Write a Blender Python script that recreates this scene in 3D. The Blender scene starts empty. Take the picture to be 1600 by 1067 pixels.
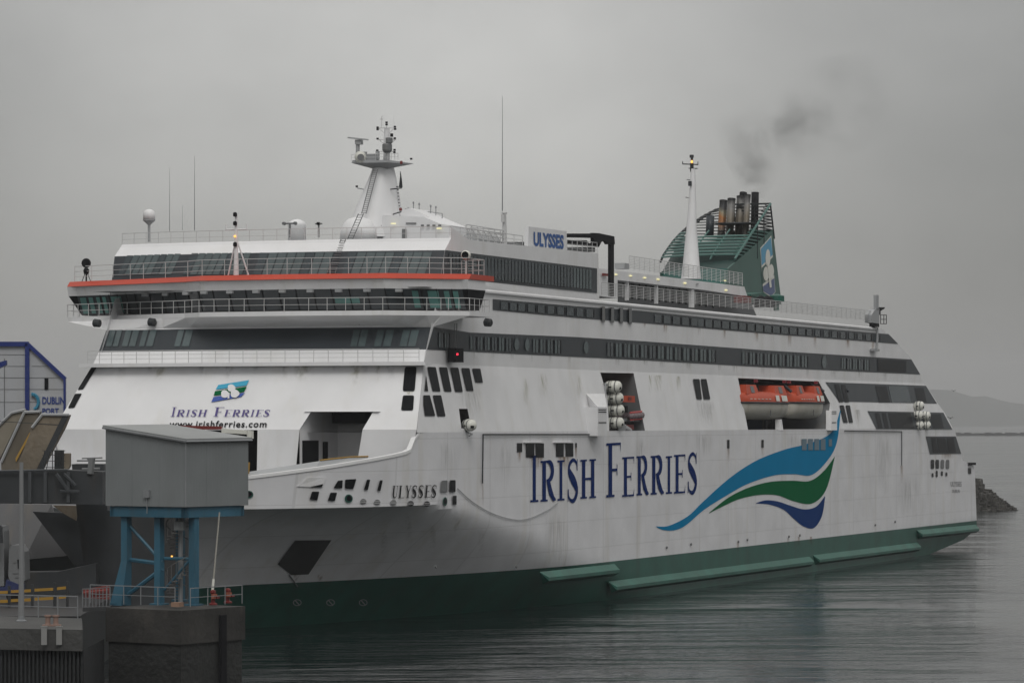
import bpy, math, random
from mathutils import Vector, Matrix
from mathutils.geometry import delaunay_2d_cdt
random.seed(7)
SC = bpy.context.scene
COL = SC.collection
# ---------------------------------------------------------------- camera
F = 5490.; HY = 657.; CX = 800.; CH = 15.8
TH = math.atan2(2120, F); CT, ST = math.cos(TH), math.sin(TH)
FWD = Vector((CT, ST, 0)); RGT = Vector((ST, -CT, 0)); UP = Vector((0, 0, 1))
CAM = Vector((-273*CT+5*ST, -273*ST-5*CT, CH))
cd = bpy.data.cameras.new('camera'); cam = bpy.data.objects.new('camera', cd); COL.objects.link(cam)
cam.matrix_world = Matrix((( RGT.x, 0, -FWD.x, CAM.x), (RGT.y, 0, -FWD.y, CAM.y), (0, 1, 0, CAM.z), (0, 0, 0, 1)))
cd.sensor_width = 36; cd.lens = 36*F/1600; cd.shift_y = (HY-533.5)/1600
cd.clip_start = 1; cd.clip_end = 60000
SC.camera = cam
# ---------------------------------------------------------------- world
W = bpy.data.worlds.new('World'); SC.world = W; W.use_nodes = True
wt = W.node_tree; wn = wt.nodes; wl = wt.links; wn.clear()
def wmath(op, a, b=None):
    n = wn.new('ShaderNodeMath'); n.operation = op
    for i, q in enumerate((a, b)):
        if q is None: continue
        if isinstance(q, (int, float)): n.inputs[i].default_value = q
        else: wl.new(q, n.inputs[i])
    return n.outputs[0]
SUN_EL = math.radians(48); sund = (-FWD*0.97 + RGT*0.12).normalized()
sky = wn.new('ShaderNodeTexSky'); sky.sky_type = 'NISHITA'; sky.sun_disc = False
sky.sun_elevation = SUN_EL; sky.sun_rotation = math.atan2(sund.x, sund.y)
b1 = wn.new('ShaderNodeBackground'); b1.inputs[1].default_value = 0.006; wl.new(sky.outputs[0], b1.inputs[0])
tc = wn.new('ShaderNodeTexCoord'); vec = tc.outputs['Generated']
def wdot(v):
    n = wn.new('ShaderNodeVectorMath'); n.operation = 'DOT_PRODUCT'; wl.new(vec, n.inputs[0]); n.inputs[1].default_value = v; return n.outputs['Value']
az = wdot(RGT); el = wdot(UP); fw = wdot(FWD)
fpos = wmath('MULTIPLY', fw, 1.0)
a2 = wmath('POWER', wmath('ABSOLUTE', wmath('DIVIDE', wmath('ADD', az, 0.03), 0.115)), 2.0)
e2 = wmath('POWER', wmath('ABSOLUTE', wmath('DIVIDE', wmath('SUBTRACT', el, 0.085), 0.085)), 2.0)
bl = wmath('EXPONENT', wmath('MULTIPLY', wmath('ADD', a2, e2), -1.0))
mp = wn.new('ShaderNodeMapping'); mp.inputs['Scale'].default_value = (5, 5, 9); wl.new(vec, mp.inputs[0])
nz = wn.new('ShaderNodeTexNoise'); nz.inputs['Scale'].default_value = 2.2; nz.inputs['Detail'].default_value = 5; wl.new(mp.outputs[0], nz.inputs['Vector'])
val = wmath('ADD', 0.195, wmath('MULTIPLY', bl, 0.325))
val = wmath('ADD', val, wmath('MULTIPLY', wmath('MAXIMUM', wmath('SUBTRACT', el, 0.05), 0.0), 0.85))
val = wmath('MULTIPLY', val, wmath('ADD', 0.70, wmath('MULTIPLY', nz.outputs['Fac'], 0.6)))
cmb = wn.new('ShaderNodeCombineColor')
wl.new(wmath('MULTIPLY', val, 1.0), cmb.inputs[0]); wl.new(wmath('MULTIPLY', val, 0.985), cmb.inputs[1]); wl.new(wmath('MULTIPLY', val, 0.95), cmb.inputs[2])
b2 = wn.new('ShaderNodeBackground'); b2.inputs[1].default_value = 1.0; wl.new(cmb.outputs[0], b2.inputs[0])
ad = wn.new('ShaderNodeAddShader'); wl.new(b1.outputs[0], ad.inputs[0]); wl.new(b2.outputs[0], ad.inputs[1])
wo = wn.new('ShaderNodeOutputWorld'); wl.new(ad.outputs[0], wo.inputs[0])
# ---------------------------------------------------------------- sun
ld = bpy.data.lights.new('sun', 'SUN'); ld.energy = 0.9; ld.angle = math.radians(25); ld.color = (1, 0.985, 0.95)
lo = bpy.data.objects.new('sun', ld); COL.objects.link(lo)
sv = Vector((sund.x*math.cos(SUN_EL), sund.y*math.cos(SUN_EL), math.sin(SUN_EL)))
lo.rotation_euler = sv.to_track_quat('Z', 'Y').to_euler(); lo.location = (0, 0, 200)
SC.view_settings.view_transform = 'Standard'; SC.view_settings.look = 'None'
SC.view_settings.exposure = 0.0; SC.view_settings.gamma = 1; SC.view_settings.use_curve_mapping = False
# ---------------------------------------------------------------- calibration: photo pixel -> point on a real surface
def ray(x, y):
    return FWD + RGT*((x-CX)/F) + UP*((HY-y)/F)
def onv(x, y, v=0.):
    d = ray(x, y); t = (v-CAM.y)/d.y; return CAM + d*t
def onu(x, y, u):
    d = ray(x, y); t = (u-CAM.x)/d.x; return CAM + d*t
def ond(x, y, D):
    return CAM + ray(x, y)*D
def onz(x, y, z):
    d = ray(x, y); t = (z-CAM.z)/d.z; return CAM + d*t
def hitp(x, y, p, n):
    d = ray(x, y); t = (Vector(p)-CAM).dot(n)/d.dot(n); return CAM + d*t
def loc2(r, dep, z):      # camera-aligned ground coordinates (lateral, depth)
    return Vector((CAM.x, CAM.y, 0)) + RGT*r + FWD*dep + UP*z
# ---------------------------------------------------------------- materials
def mat(name, col, rough=0.5, metal=0.0, dirt=0.0, dscale=0.6, dcol=(0.25, 0.2, 0.12), streak=6, spec=0.5, bump=0.0, emit=None, coat=0.0, var=0.0):
    m = bpy.data.materials.new(name); m.use_nodes = True; nt = m.node_tree; N = nt.nodes; L = nt.links
    b = N['Principled BSDF']; b.inputs['Roughness'].default_value = rough; b.inputs['Metallic'].default_value = metal
    b.inputs['Specular IOR Level'].default_value = spec
    b.inputs['Base Color'].default_value = (*col, 1)
    t = N.new('ShaderNodeTexCoord')
    if dirt > 0 or var > 0:
        mpn = N.new('ShaderNodeMapping'); mpn.inputs['Scale'].default_value = (1, 1, 1/streak); L.new(t.outputs['Object'], mpn.inputs[0])
        n1 = N.new('ShaderNodeTexNoise'); n1.inputs['Scale'].default_value = dscale; n1.inputs['Detail'].default_value = 6; n1.inputs['Roughness'].default_value = 0.65
        L.new(mpn.outputs[0], n1.inputs['Vector'])
        r = N.new('ShaderNodeValToRGB'); r.color_ramp.elements[0].position = 0.52; r.color_ramp.elements[1].position = 0.82
        L.new(n1.outputs['Fac'], r.inputs[0])
        mm = N.new('ShaderNodeMath'); mm.operation = 'MULTIPLY'; L.new(r.outputs[0], mm.inputs[0]); mm.inputs[1].default_value = dirt
        n2 = N.new('ShaderNodeTexNoise'); n2.inputs['Scale'].default_value = 0.35; n2.inputs['Detail'].default_value = 5; L.new(t.outputs['Object'], n2.inputs['Vector'])
        mr = N.new('ShaderNodeMapRange'); L.new(n2.outputs['Fac'], mr.inputs[0]); mr.inputs[1].default_value = 0.3; mr.inputs[2].default_value = 0.7
        mr.inputs[3].default_value = 1-var; mr.inputs[4].default_value = 1+var*0.4
        vm = N.new('ShaderNodeVectorMath'); vm.operation = 'SCALE'; vm.inputs[0].default_value = col; L.new(mr.outputs[0], vm.inputs['Scale'])
        mx = N.new('ShaderNodeMix'); mx.data_type = 'RGBA'; L.new(mm.outputs[0], mx.inputs['Factor']); L.new(vm.outputs[0], mx.inputs[6]); mx.inputs[7].default_value = (*dcol, 1)
        L.new(mx.outputs[2], b.inputs['Base Color'])
    if bump > 0:
        n3 = N.new('ShaderNodeTexNoise'); n3.inputs['Scale'].default_value = 3; n3.inputs['Detail'].default_value = 8; L.new(t.outputs['Object'], n3.inputs['Vector'])
        bp = N.new('ShaderNodeBump'); bp.inputs['Strength'].default_value = bump; bp.inputs['Distance'].default_value = 0.2; L.new(n3.outputs['Fac'], bp.inputs['Height']); L.new(bp.outputs[0], b.inputs['Normal'])
    if emit:
        b.inputs['Emission Color'].default_value = (*emit[0], 1); b.inputs['Emission Strength'].default_value = emit[1]
    b.inputs['Coat Weight'].default_value = coat
    return m
def plated(m, px=9.0, pz=2.4, depth=0.03):
    """weld seams and slight dishing of shell plating"""
    nt = m.node_tree; N = nt.nodes; L = nt.links; b = N['Principled BSDF']
    t = N.new('ShaderNodeTexCoord'); sp = N.new('ShaderNodeSeparateXYZ'); L.new(t.outputs['Object'], sp.inputs[0])
    def seam(out, per, w):
        a = N.new('ShaderNodeMath'); a.operation = 'PINGPONG'; L.new(out, a.inputs[0]); a.inputs[1].default_value = per/2
        c = N.new('ShaderNodeMath'); c.operation = 'LESS_THAN'; L.new(a.outputs[0], c.inputs[0]); c.inputs[1].default_value = w; return c.outputs[0]
    s = N.new('ShaderNodeMath'); s.operation = 'MAXIMUM'; L.new(seam(sp.outputs[0], px, .10), s.inputs[0]); L.new(seam(sp.outputs[2], pz, .03), s.inputs[1])
    n = N.new('ShaderNodeTexNoise'); n.inputs['Scale'].default_value = 0.45; n.inputs['Detail'].default_value = 3; L.new(t.outputs['Object'], n.inputs['Vector'])
    ma = N.new('ShaderNodeMath'); ma.operation = 'MULTIPLY_ADD'; L.new(s.outputs[0], ma.inputs[0]); ma.inputs[1].default_value = -0.5; L.new(n.outputs['Fac'], ma.inputs[2])
    bp = N.new('ShaderNodeBump'); bp.inputs['Strength'].default_value = 0.5; bp.inputs['Distance'].default_value = depth; L.new(ma.outputs[0], bp.inputs['Height']); L.new(bp.outputs[0], b.inputs['Normal'])
    src = b.inputs['Base Color'].links[0].from_socket
    mx = N.new('ShaderNodeMix'); mx.data_type = 'RGBA'; mu = N.new('ShaderNodeMath'); mu.operation = 'MULTIPLY'; L.new(s.outputs[0], mu.inputs[0]); mu.inputs[1].default_value = 0.17
    L.new(mu.outputs[0], mx.inputs['Factor']); L.new(src, mx.inputs[6]); mx.inputs[7].default_value = (.22, .21, .20, 1); L.new(mx.outputs[2], b.inputs['Base Color'])
    return m
WHITE = plated(mat('hull_white_paint', (.76, .76, .78), .38, dirt=.35, dscale=.5, dcol=(.42, .36, .22), streak=9, var=.10))
WHITE2 = mat('superstructure_white_paint', (.78, .78, .79), .4, dirt=.28, dscale=.6, dcol=(.42, .38, .26), streak=7, var=.08)
WFRONT = plated(mat('front_white_paint', (.74, .74, .75), .4, dirt=.22, dscale=.45, dcol=(.45, .42, .30), streak=8, var=.06), 11, 5)
LGREY = mat('light_grey_paint', (.36, .37, .38), .5, dirt=.3, var=.12)
MGREY = mat('mid_grey_paint', (.16, .165, .17), .5, dirt=.3, var=.12)
DGREY = mat('band_grey_paint', (.034, .041, .048), .38, spec=.3, dirt=.15, dcol=(.1, .1, .1), var=.12)
GLASS = mat('tinted_glass', (.045, .062, .07), .2, spec=.35, var=.25)
GLASS2 = mat('pale_tinted_glass', (.085, .115, .12), .25, spec=.35, var=.2)
TEAL = mat('green_tinted_glass', (.10, .24, .22), .2, spec=.6, var=.3)
BLACKG = mat('black_glass', (.007, .008, .010), .3, spec=.06, var=.2)
BLACK = mat('black_paint', (.010, .010, .012), .7, spec=.15)
GREEN = mat('boot_green_paint', (.013, .10, .073), .45, dirt=.8, dscale=.5, dcol=(.03, .05, .042), var=.3)
GREEN_LIT = mat('strake_lit_green', (.02, .12, .088), .5, dirt=.7, dscale=.9, dcol=(.05, .08, .065), var=.3)  # lighter copy of the boot green, painting the lit top facets
ORANGE = mat('orange_red_paint', (.50, .040, .008), .4, dirt=.25, dcol=(.3, .05, .02), var=.1)
LBORANGE = mat('lifeboat_orange', (.50, .06, .014), .5, dirt=.5, dcol=(.35, .05, .02), var=.12)
RED = mat('red_paint', (.17, .018, .015), .5, dirt=.3, dcol=(.1, .02, .02))
BLUE1 = mat('logo_light_blue', (.0, .20, .40), .8, spec=.05, var=.05)
GREEN1 = mat('logo_green', (.0, .115, .04), .8, spec=.05, var=.05)
NAVY = mat('logo_navy', (.003, .022, .125), .8, spec=.05, var=.08)
NAVY2 = mat('logo_indigo', (.006, .04, .165), .8, spec=.05, var=.08)
PURP = mat('front_letter_indigo', (.07, .05, .20), .5)
FGREEN = mat('funnel_green_paint', (.035, .15, .13), .45, dirt=.35, dcol=(.02, .05, .05), var=.15)
FGREEN2 = mat('funnel_slat_green', (.06, .155, .135), .45, dirt=.3, dcol=(.05, .08, .08), var=.15)
FGREY = mat('funnel_side_green', (.05, .12, .10), .45, dirt=.3, dcol=(.06, .09, .08), var=.12)
RAILM = mat('rail_white', (.55, .55, .55), .5)
YEL = mat('safety_yellow', (.34, .19, .02), .5, dirt=.4, dcol=(.15, .1, .03))
CANM = mat('canister_white', (.72, .72, .66), .35, dirt=.3, dcol=(.3, .28, .2), var=.06)
LBW = mat('lifeboat_white', (.55, .53, .47), .4, dirt=.5, dscale=.8, dcol=(.28, .22, .12), var=.1)
STEELB = mat('blue_steel_paint', (.032, .125, .19), .5, dirt=.55, dscale=1.2, dcol=(.06, .07, .07), var=.3)
CLAD = mat('grey_cladding', (.20, .215, .22), .5, dirt=.25, dcol=(.12, .12, .12), var=.1)
ROOFM = mat('cabin_roof_sheet', (.27, .28, .28), .5, dirt=.3, dcol=(.15, .15, .14), var=.1)
CONC = mat('dimmed_concrete', (.034, .032, .029), .75, dirt=.8, dscale=.45, streak=2.2, dcol=(.11, .10, .085), var=.6, bump=.3)  # darkened in the base colour for the dim corner; lighter stain blotches
CONCL = mat('quay_concrete', (.06, .06, .058), .75, dirt=.6, dscale=.7, streak=1, dcol=(.06, .06, .055), var=.3, bump=.4)
RAMP = mat('weathered_ramp_steel', (.20, .165, .12), .7, dirt=.7, dscale=.8, streak=3, dcol=(.10, .06, .03), var=.3, bump=.3)
DSTEEL = mat('dark_weathered_steel', (.028, .032, .036), .6, dirt=.5, dcol=(.05, .035, .02), var=.4)
WOODP = mat('dark_sheet_pile', (.02, .022, .024), .8, var=.4, bump=.5)
PINK = mat('faded_bollard_paint', (.24, .155, .125), .6, dirt=.4, dcol=(.2, .1, .06))
FENDW = mat('white_fender_panel', (.24, .24, .235), .6, dirt=.4, dcol=(.15, .15, .13))
GALV = mat('galvanised_steel', (.26, .27, .28), .45, metal=.3, var=.1)
BLDW = mat('white_wall_cladding', (.42, .43, .45), .5, dirt=.2, var=.05)
BLDB = mat('blue_frame_paint', (.006, .022, .16), .45, var=.1)
LTW = mat('dimmed_lorry_white', (.17, .175, .18), .4, dirt=.3, dcol=(.2, .2, .18), var=.08)  # white darkened in the base colour for the dim lower-left corner
LTB = mat('lorry_blue', (.02, .03, .10), .4)
LAMPO = mat('amber_lamp_glow', (1, .5, .1), .5, emit=((1, .45, .08), 1.6))
LAMPR = mat('red_lamp_glow', (1, .05, .05), .5, emit=((1, .03, .08), 1.2))
LAMPY = mat('deck_lamp_glow', (1, .9, .5), .5, emit=((1, .93, .45), .7))
HILLM = mat('hillside', (.05, .055, .045), .9, var=.3)
# corrugation for cabin cladding
def corrugate(m, per, depth=0.05, vertical=True):
    nt = m.node_tree; N = nt.nodes; L = nt.links; b = N['Principled BSDF']
    t = N.new('ShaderNodeTexCoord'); sp = N.new('ShaderNodeSeparateXYZ'); L.new(t.outputs['Object'], sp.inputs[0])
    a = N.new('ShaderNodeMath'); a.operation = 'ADD'; L.new(sp.outputs[0], a.inputs[0]); L.new(sp.outputs[1], a.inputs[1])
    p = N.new('ShaderNodeMath'); p.operation = 'PINGPONG'; L.new(a.outputs[0] if vertical else sp.outputs[2], p.inputs[0]); p.inputs[1].default_value = per/2
    bp = N.new('ShaderNodeBump'); bp.inputs['Strength'].default_value = .8; bp.inputs['Distance'].default_value = depth; L.new(p.outputs[0], bp.inputs['Height']); L.new(bp.outputs[0], b.inputs['Normal'])
corrugate(CLAD, 0.2, 0.09)
# exhaust pipe: heat discoloured metal, soot at the mouth
def pipe_mat(z0, z1, heat):
    m = mat('heat_stained_exhaust', (.28, .26, .24), .45, metal=.4); nt = m.node_tree; N = nt.nodes; L = nt.links; b = N['Principled BSDF']
    t = N.new('ShaderNodeTexCoord'); sp = N.new('ShaderNodeSeparateXYZ'); L.new(t.outputs['Object'], sp.inputs[0])
    n = N.new('ShaderNodeTexNoise'); n.inputs['Scale'].default_value = 1.4; L.new(t.outputs['Object'], n.inputs['Vector'])
    a = N.new('ShaderNodeMath'); a.operation = 'MULTIPLY_ADD'; L.new(n.outputs['Fac'], a.inputs[0]); a.inputs[1].default_value = 1.4; L.new(sp.outputs[2], a.inputs[2])
    mr = N.new('ShaderNodeMapRange'); L.new(a.outputs[0], mr.inputs[0]); mr.inputs[1].default_value = z0+.7; mr.inputs[2].default_value = z1+.7
    r = N.new('ShaderNodeValToRGB'); L.new(mr.outputs[0], r.inputs[0]); e = r.color_ramp.elements
    e[0].position = 0; e[0].color = (.13, .12, .11, 1); e[1].position = 1; e[1].color = (.02, .02, .02, 1)
    k = e.new(.45); k.color = (*((.42, .17, .05) if heat else (.20, .17, .13)), 1)
    k = e.new(.62); k.color = (*((.30, .28, .20) if heat else (.26, .24, .21)), 1)
    k = e.new(.78); k.color = (.06, .06, .065, 1) if heat else (.25, .245, .24, 1)
    L.new(r.outputs[0], b.inputs['Base Color']); return m
# ---------------------------------------------------------------- mesh builder
class MB:
    def __init__(s): s.v = []; s.f = []; s.m = []
    def add(s, vs, fs, mi=0):
        o = len(s.v); s.v += [Vector(p) for p in vs]; s.f += [tuple(i+o for i in f) for f in fs]; s.m += [mi]*len(fs); return s
    def quad(s, a, b, c, d, mi=0): return s.add([a, b, c, d], [(0, 1, 2, 3)], mi)
    def poly(s, pts, mi=0): return s.add(pts, [tuple(range(len(pts)))], mi)
    def prism(s, pts, ext, mi=0):
        n = len(pts); P = [Vector(p) for p in pts]; Q = [p+Vector(ext) for p in P]
        return s.add(P+Q, [tuple(range(n))[::-1], tuple(range(n, 2*n))]+[(i, (i+1) % n, n+(i+1) % n, n+i) for i in range(n)], mi)
    def box(s, c, sz, mi=0, ax=None):
        c = Vector(c); X, Y, Z = ax if ax else (Vector((1, 0, 0)), Vector((0, 1, 0)), UP)
        hx, hy, hz = X*sz[0]/2, Y*sz[1]/2, Z*sz[2]/2
        return s.prism([c-hx-hy-hz, c+hx-hy-hz, c+hx+hy-hz, c-hx+hy-hz], hz*2, mi)
    def tube(s, a, b, r, r2=None, n=6, mi=0, caps=True):
        a, b = Vector(a), Vector(b); d = (b-a)
        if d.length < 1e-6: return s
        d.normalize(); x = d.orthogonal().normalized(); y = d.cross(x); r2 = r if r2 is None else r2
        A = [a+(x*math.cos(t)+y*math.sin(t))*r for t in [2*math.pi*i/n for i in range(n)]]
        B = [b+(x*math.cos(t)+y*math.sin(t))*r2 for t in [2*math.pi*i/n for i in range(n)]]
        fs = [(i, (i+1) % n, n+(i+1) % n, n+i) for i in range(n)]
        if caps: fs += [tuple(range(n))[::-1], tuple(range(n, 2*n))]
        return s.add(A+B, fs, mi)
    def path(s, pts, r, n=5, mi=0):
        for a, b in zip(pts, pts[1:]): s.tube(a, b, r, n=n, mi=mi)
        return s
    def lathe(s, base, prof, n=20, axis=UP, mi=0, sx=1.0):
        base = Vector(base); ax = Vector(axis).normalized(); x = ax.orthogonal().normalized()
        if abs(ax.z) > .9: x = Vector((1, 0, 0))
        y = ax.cross(x); vs = []; fs = []
        for r, h in prof:
            for i in range(n):
                t = 2*math.pi*i/n; vs.append(base+ax*h+x*math.cos(t)*r*sx+y*math.sin(t)*r)
        for k in range(len(prof)-1):
            for i in range(n): fs.append((k*n+i, k*n+(i+1) % n, (k+1)*n+(i+1) % n, (k+1)*n+i))
        fs += [tuple(range(n))[::-1], tuple(range((len(prof)-1)*n, len(prof)*n))]
        return s.add(vs, fs, mi)
    def build(s, name, mats, parent=None, smooth=False):
        me = bpy.data.meshes.new(name); me.from_pydata([tuple(p) for p in s.v], [], s.f)
        for m in (mats if isinstance(mats, (list, tuple)) else [mats]): me.materials.append(m)
        me.polygons.foreach_set('material_index', s.m)
        if smooth: me.polygons.foreach_set('use_smooth', [True]*len(s.f))
        me.update(); o = bpy.data.objects.new(name, me); COL.objects.link(o)
        if parent:
            o.parent = parent; o.matrix_parent_inverse = Matrix.Translation(-base_of(parent))
        return o
def base_of(o):
    p = Vector(o.location)
    return p
def tag(o, label, cat=None, group=None, kind=None):
    if label: o['label'] = label
    if cat: o['category'] = cat
    if group: o['group'] = group
    if kind: o['kind'] = kind
    return o
def thing(name, loc, label, cat, group=None):
    o = bpy.data.objects.new(name, None); o.empty_display_size = .5; COL.objects.link(o); o.location = loc
    return tag(o, label, cat, group)
def struct(name, mb, m, label=None): o = mb.build(name, m); o['kind'] = 'structure'; tag(o, label); return o
def sheet(outer, holes, mp, grid=0, mb=None, mi=0, flip=False, sub=0):
    """tessellate a 2-D outline with holes and map it to a surface"""
    mb = mb or MB(); pts = []; edges = []
    def dens(L):
        if not sub: return L
        o = []
        for i in range(len(L)):
            a, b = L[i], L[(i+1) % len(L)]; n = max(1, int(max(abs(a[0]-b[0])/sub[0], abs(a[1]-b[1])/sub[1])+.5)); o += [(a[0]+(b[0]-a[0])*k/n, a[1]+(b[1]-a[1])*k/n) for k in range(n)]
        return o
    outer = dens(outer); holes = [dens(h) for h in holes]
    def inside(p, poly):
        c = False; n = len(poly)
        for i in range(n):
            x1, y1 = poly[i]; x2, y2 = poly[(i+1) % n]
            if (y1 > p[1]) != (y2 > p[1]) and p[0] < (x2-x1)*(p[1]-y1)/(y2-y1)+x1: c = not c
        return c
    for L in [outer]+holes:
        o = len(pts); n = len(L); pts += [Vector(p) for p in L]; edges += [(o+i, o+(i+1) % n) for i in range(n)]
    if grid:
        xs = [p[0] for p in outer]; ys = [p[1] for p in outer]; gx, gy = grid if isinstance(grid, tuple) else (grid, grid)
        x = min(xs)+gx*.5
        while x < max(xs):
            y = min(ys)+gy*.5
            while y < max(ys):
                if inside((x, y), outer) and not any(inside((x, y), h) for h in holes): pts.append(Vector((x, y)))
                y += gy
            x += gx
    r = delaunay_2d_cdt(pts, edges, [], 0, 1e-5)
    V, Fc = r[0], r[2]; keep = []
    for f in Fc:
        c = sum((V[i] for i in f), Vector((0, 0)))/len(f)
        if inside(c, outer) and not any(inside(c, h) for h in holes): keep.append(tuple(f)[::-1] if flip else tuple(f))
    mb.add([mp(p[0], p[1]) for p in V], keep, mi); return mb
def smoothcurve(P, n=8):
    out = []
    for i in range(len(P)-1):
        p0 = P[max(i-1, 0)]; p1 = P[i]; p2 = P[i+1]; p3 = P[min(i+2, len(P)-1)]
        for k in range(n):
            t = k/n; out.append(tuple(.5*((2*p1[j])+(-p0[j]+p2[j])*t+(2*p0[j]-5*p1[j]+4*p2[j]-p3[j])*t*t+(-p0[j]+3*p1[j]-3*p2[j]+p3[j])*t**3) for j in range(len(p1))))
    out.append(tuple(P[-1])); return out
def interp(T, x, k=1):
    if x <= T[0][0]: return T[0][k]
    for a, b in zip(T, T[1:]):
        if x <= b[0]: return a[k]+(b[k]-a[k])*(x-a[0])/(b[0]-a[0])
    return T[-1][k]
# ================================================================ FERRY geometry frame: X aft, Y to starboard, port side is Y=0
ship = thing('ferry', (0, 0, 0), 'large white car ferry with green waterline and blue green wave painted on its side', 'ferry')
Z14 = onv(1000, 673.5, 0).z; ZS2 = 14.9
ZTUM = 20.2; VT = 1.0; VL = 1.25
n2 = Vector((0, ZTUM-ZS2, -VT)).normalized(); p2_ = Vector((0, 0, ZS2))
def s1(x, y, o=0.): return onv(x, y, -o)
def s2(x, y, o=0.): return hitp(x, y, p2_-n2*o, n2)
def s3(x, y, o=0.): return onv(x, y, VT-o)
def sl(x, y, o=0.): return onv(x, y, VL-o)
def side(x, y, o=0.):
    p = s1(x, y, o)
    if p.z > ZS2: p = s2(x, y, o)
    if p.z > ZTUM: p = s3(x, y, o)
    return p
# hull form
LV = []
for _i in range(48):
    _z = -2.5+_i*11.85/47; _s = (9.35-_z)/9.35; LV.append((_z, -28+8*_s, 25.5+46*_s**.75, 2.3-.55*_s))
LV += [(9.36, -28, 25.5, 2.3), (13, -28.5, 25, 2.3), (20, -29, 24.5, 2.3)]
def hv(u, z):
    tip, L, p = (interp(LV, z, k) for k in (1, 2, 3)); t = min(max((u-tip)/L, 0), 1); return 15.5*(1-t)**p
def hull(x, y, o=0.):
    d = ray(x, y); t = 225.
    while t < 420:
        p = CAM+d*t
        if p.y >= hv(p.x, p.z)-o: break
        t += .5
    lo_, hi = t-.5, t
    for _ in range(18):
        m_ = (lo_+hi)/2; p = CAM+d*m_
        if p.y >= hv(p.x, p.z)-o: hi = m_
        else: lo_ = m_
    return CAM+d*hi
ZG = 3.45
# bulwark top edge height along u, read off the sheer line
BW = sorted([(p.x, p.z) for p in (hull(x, y) for x, y in [(380, 745), (460, 735), (560, 720), (600, 713), (623, 708.5), (636, 705), (644, 700)])])
def ztop(u):
    if u >= -6.3: return ZS2
    if u > BW[-1][0]:
        t = (u-BW[-1][0])/(-6.3-BW[-1][0]); return BW[-1][1]+(ZS2-BW[-1][1])*t*t
    if u < BW[0][0]: return BW[0][1]-0.12*(BW[0][0]-u)*.4
    return interp(BW, u)
STERN = [(-2.5, 128), (onv(1440, 880).z, onv(1440, 880).x), (0.6, onv(1475, 866).x), (onv(1500, 852).z, onv(1500, 852).x), (onv(1518, 840).z, onv(1518, 840).x), (onv(1529, 826).z, onv(1529, 826).x), (onv(1530, 820).z+.1, onv(1530, 820).x), (onv(1526, 817).z+.3, onv(1526, 817).x), (onv(1523, 727).z, onv(1523, 727).x), (onv(1505, 725.5).z+.25, onv(1505, 725.5).x), (15.2, onv(1490, 670).x)]
STERN.sort()
us = [-28.9+i*.45 for i in range(69)]+[2.5+i*2.1 for i in range(29)]+[66+i*6 for i in range(11)]
N_U = len(us); zr = [-2.5, -1, 0, 1.2, 2.4, ZG, 4.1, 4.8, 5.5, 6.2, 6.8, 7.4, 8.0, 8.5, 8.95, 9.35]; fr = [0, .25, .5, .75, 1.0]
def hull_grid(mir):
    rows = []
    cols = len(us)+8
    for z in zr+['f%d' % i for i in range(1, 8)]:
        row = []
        for j in range(cols):
            if j < len(us):
                u = us[j]
            else: u = None
            def zz(u_):
                if not isinstance(z, str): return z
                zt = ztop(u_) if u_ is not None else ZS2; return 9.35+(zt-9.35)*int(z[1:])/7
            if u is None:
                k = (j-len(us)+1)/8; zc = zz(None); u = us[-1]+(interp(STERN, zc)-us[-1])*k
            zc = zz(u); tip = interp(LV, zc); uu = max(u, tip); zc = zz(uu)
            y = hv(uu, zc)
            if uu > 128 and zc < 3.0: y = y + max(0, (3.0-zc))*.35*((uu-128)/40)  # stern tuck
            row.append(Vector((uu, 31-y if mir else y, zc)))
        rows.append(row)
    return rows
hb = MB()
for mir in (False, True):
    G = hull_grid(mir); R, Cn = len(G), len(G[0]); vs = [p for r_ in G for p in r_]
    for i in range(R-1):
        for j in range(Cn-1):
            a, b, c, d = i*Cn+j, i*Cn+j+1, (i+1)*Cn+j+1, (i+1)*Cn+j
            if (vs[a]-vs[b]).length < 1e-4 and (vs[d]-vs[c]).length < 1e-4: continue
            hb.f.append(None) if False else None
    fs0 = []; fs1 = []
    for i in range(R-1):
        for j in range(Cn-1):
            a, b, c, d = i*Cn+j, i*Cn+j+1, (i+1)*Cn+j+1, (i+1)*Cn+j
            if (vs[a]-vs[b]).length < 1e-4 and (vs[d]-vs[c]).length < 1e-4: continue
            q = (a, b, c, d) if not mir else (a, d, c, b); (fs1 if i < 5 else fs0).append(q)
    o_ = len(hb.v); hb.v += vs; hb.f += [tuple(k+o_ for k in q) for q in fs0+fs1]; hb.m += [0]*len(fs0)+[1]*len(fs1)
    if not mir: GP = G
    else: GS = G
for i in range(len(GP)-1):
    hb.quad(GP[i][-1], GS[i][-1], GS[i+1][-1], GP[i+1][-1], 1 if i < 5 else 0)
ho = hb.build('hull', [WHITE, GREEN], ship, smooth=True)
for e in ho.data.polygons: e.use_smooth = True
md = ho.modifiers.new('es', 'EDGE_SPLIT'); md.split_angle = math.radians(20)
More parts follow.
